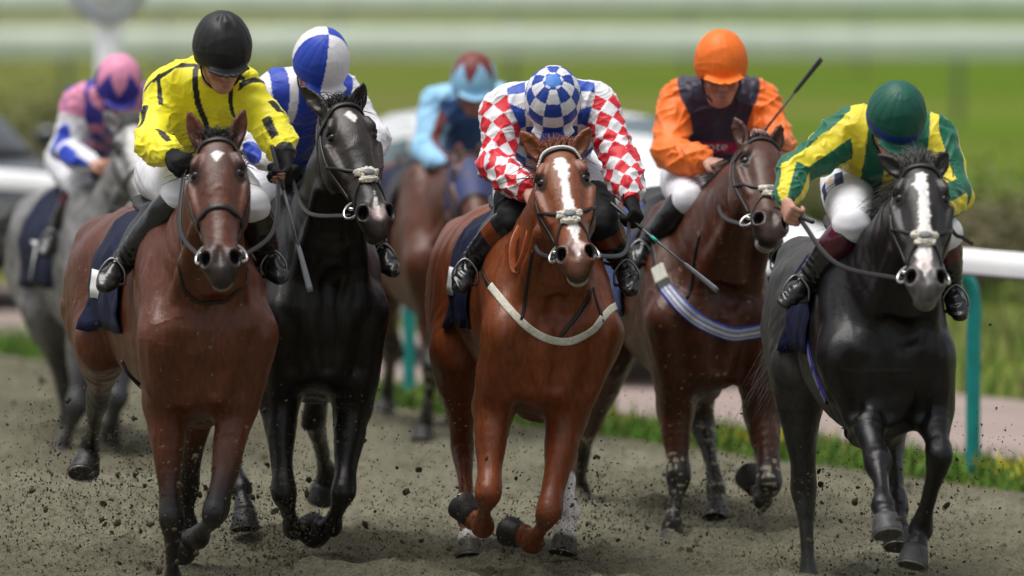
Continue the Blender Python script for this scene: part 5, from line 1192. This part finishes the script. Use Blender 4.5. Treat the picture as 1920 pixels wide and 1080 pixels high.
for H, J in HS:
    if J['seed'] == 4: lettering('tote', J, H.c['D'], 1342, 277, .052, J['root'], .4, J['sdf_silks'], M_WHITE)
    if J['seed'] == 6:      # the number on the grey's saddle cloth
        G, N = H.clothG, H.clothN; k = G.shape[1]; p = G[6, 3] + N[6, 3] * .008; ex = nz(G[9, 3] - G[3, 3]); ey = nz(G[6, 5] - G[6, 1])
        mb = MB(); ey = perp(ey, ex)
        mb.box(p + ey * .085 , (.12, .026, .006), np.array([ex, ey, np.cross(ex, ey)])); mb.tube([p + ey * .085 - ex * .04, p - ey * .09 + ex * .03], [.014, .014], n=6, flat=.2, side=ex); mb.build('cloth_number', M_WHITE, H.root)
# ------------------------------------------------------------------ sand and turf kicked up by the hooves
M_CLOD = mat('clod_of_wet_sand', (.055, .045, .03), rough=.95, spec=.1, nscale=30, namt=.4)
g = np.random.default_rng(99)
def clod_mesh(seed):
    q = np.random.default_rng(seed); mb = MB(); mb.ball(V(0, 0, 0), V(1, .8, .7), 5); v = np.vstack(mb.v); v = v * (1 + .35 * wob(v + seed * 3.1, 3.1, seed))[:, None]
    me = bpy.data.meshes.new('clod'); me.from_pydata([tuple(x) for x in v], [], mb.f); me.materials.append(M_CLOD); return me
CM = [clod_mesh(i) for i in range(7)]
SRC = [(330, 1060, 28.9, 1.2), (470, 1010, 29.6, .8), (240, 950, 30.2, 1.), (600, 990, 30.4, .9), (880, 1040, 30.2, 1.0), (1040, 1040, 30.0, .8), (1260, 1010, 31.3, 1.2), (1345, 985, 32, 1.), (1520, 1080, 30, .7), (1700, 1060, 29, .8), (110, 860, 36, 1.1), (790, 830, 37, 1.1), (60, 1000, 29.5, 1.2)]
def spot(g):
    x, y, D, w = SRC[g.integers(len(SRC))]; px = x + g.normal() * 95; py = y - abs(g.normal()) * 130 + 25 * g.normal() + 20; d = D + g.normal() * .5; p = PX(px, py, d); p[2] = max(p[2], .03); return p
n_c = 0
for i in range(280):
    p = spot(g); o = bpy.data.objects.new('clod', CM[g.integers(7)]); S.collection.objects.link(o); o.location = p; s_ = .006 + .013 * g.random() ** 2.4; o.scale = (s_, s_ * g.uniform(.6, 1.2), s_ * g.uniform(.6, 1.1)); o.rotation_euler = g.uniform(0, 6, 3)
    tag(o, 'small dark clod of wet sand flying up from the hooves', 'clod', 'clods of sand thrown up by the hooves')
vs, fs = [], []
CL = [(spot(g), g.uniform(.03, .13)) for _ in range(260)]
for i in range(24000):
    q = g.random()
    if q < .6: c_, r_ = CL[g.integers(len(CL))]; p = c_ + g.normal(size=3) * r_ * V(1, 1, .8)
    elif q < .9: p = spot(g)
    else: p = PX(g.uniform(0, 1920), 1090 - 330 * g.random() ** 1.6, g.uniform(28.4, 32))
    p[2] = max(p[2], .012); s_ = .0022 + .0055 * g.random() ** 2.5; a = g.normal(size=(4, 3)); k = len(vs)
    for q in a: vs.append(p + nz(q) * s_)
    fs += [(k, k + 1, k + 2), (k, k + 2, k + 3), (k, k + 3, k + 1), (k + 1, k + 3, k + 2)]
o = obj('sand_spray', vs, fs, M_CLOD, None, smooth=False); tag(o, 'fine spray of dark sand grains in the air around the hooves', 'sand', kind='stuff')
vs, fs = [], []
CL2 = [PX(g.uniform(*a), g.uniform(*b), d + g.normal() * .3) for a, b, d, n_ in (((0, 330), (880, 1085), 29.2, 60), ((330, 520), (960, 1085), 29.2, 26), ((520, 760), (960, 1085), 30, 22), ((800, 1130), (900, 1075), 30, 26), ((1180, 1420), (900, 1050), 31.5, 40), ((1440, 1900), (900, 1085), 29.5, 26), ((690, 850), (640, 850), 36.8, 26), ((70, 240), (700, 880), 36, 26)) for _ in range(n_)]
for i in range(6500):
    c_ = CL2[g.integers(len(CL2))]; p = c_ + g.normal(size=3) * V(.055, .08, .05); p[2] = max(p[2], .015); s_ = .003 + .007 * g.random() ** 2.2; a = g.normal(size=(4, 3)); k = len(vs)
    for q in a: vs.append(p + nz(q) * s_)
    fs += [(k, k + 1, k + 2), (k, k + 2, k + 3), (k, k + 3, k + 1), (k + 1, k + 3, k + 2)]
o = obj('sand_splash', vs, fs, M_CLOD, None, smooth=False); tag(o, 'clumps of dark wet sand breaking apart in the air behind the hooves', 'sand', kind='stuff')
# churned lumps lying on the track
vs, fs = [], []
for i in range(16000):
    p = RL(g.uniform(-16, 22), -.6 - 6.5 * g.random() ** .8); p[2] = .035 + .01 * g.normal(); s_ = .005 + .026 * g.random() ** 3.5; k = len(vs); cl = CM[i % 7].vertices
    for j in (0, 12, 14, 16, 18, 32, 34, 36, 38, 59): vs.append(p + np.array(cl[j].co) * s_ * V(1, 1, .7))
    fs += [(k, k + 1, k + 2), (k, k + 2, k + 3), (k, k + 3, k + 4), (k, k + 4, k + 1), (k + 1, k + 5, k + 6, k + 2), (k + 2, k + 6, k + 7, k + 3), (k + 3, k + 7, k + 8, k + 4), (k + 4, k + 8, k + 5, k + 1)]
o = obj('churned_sand', vs, fs, mat('loose_track_sand', (.11, .095, .062), rough=.95, spec=.1, nscale=20, namt=.5), None, smooth=False); tag(o, 'loose crumbs of churned sand lying on the track', 'sand', kind='stuff')
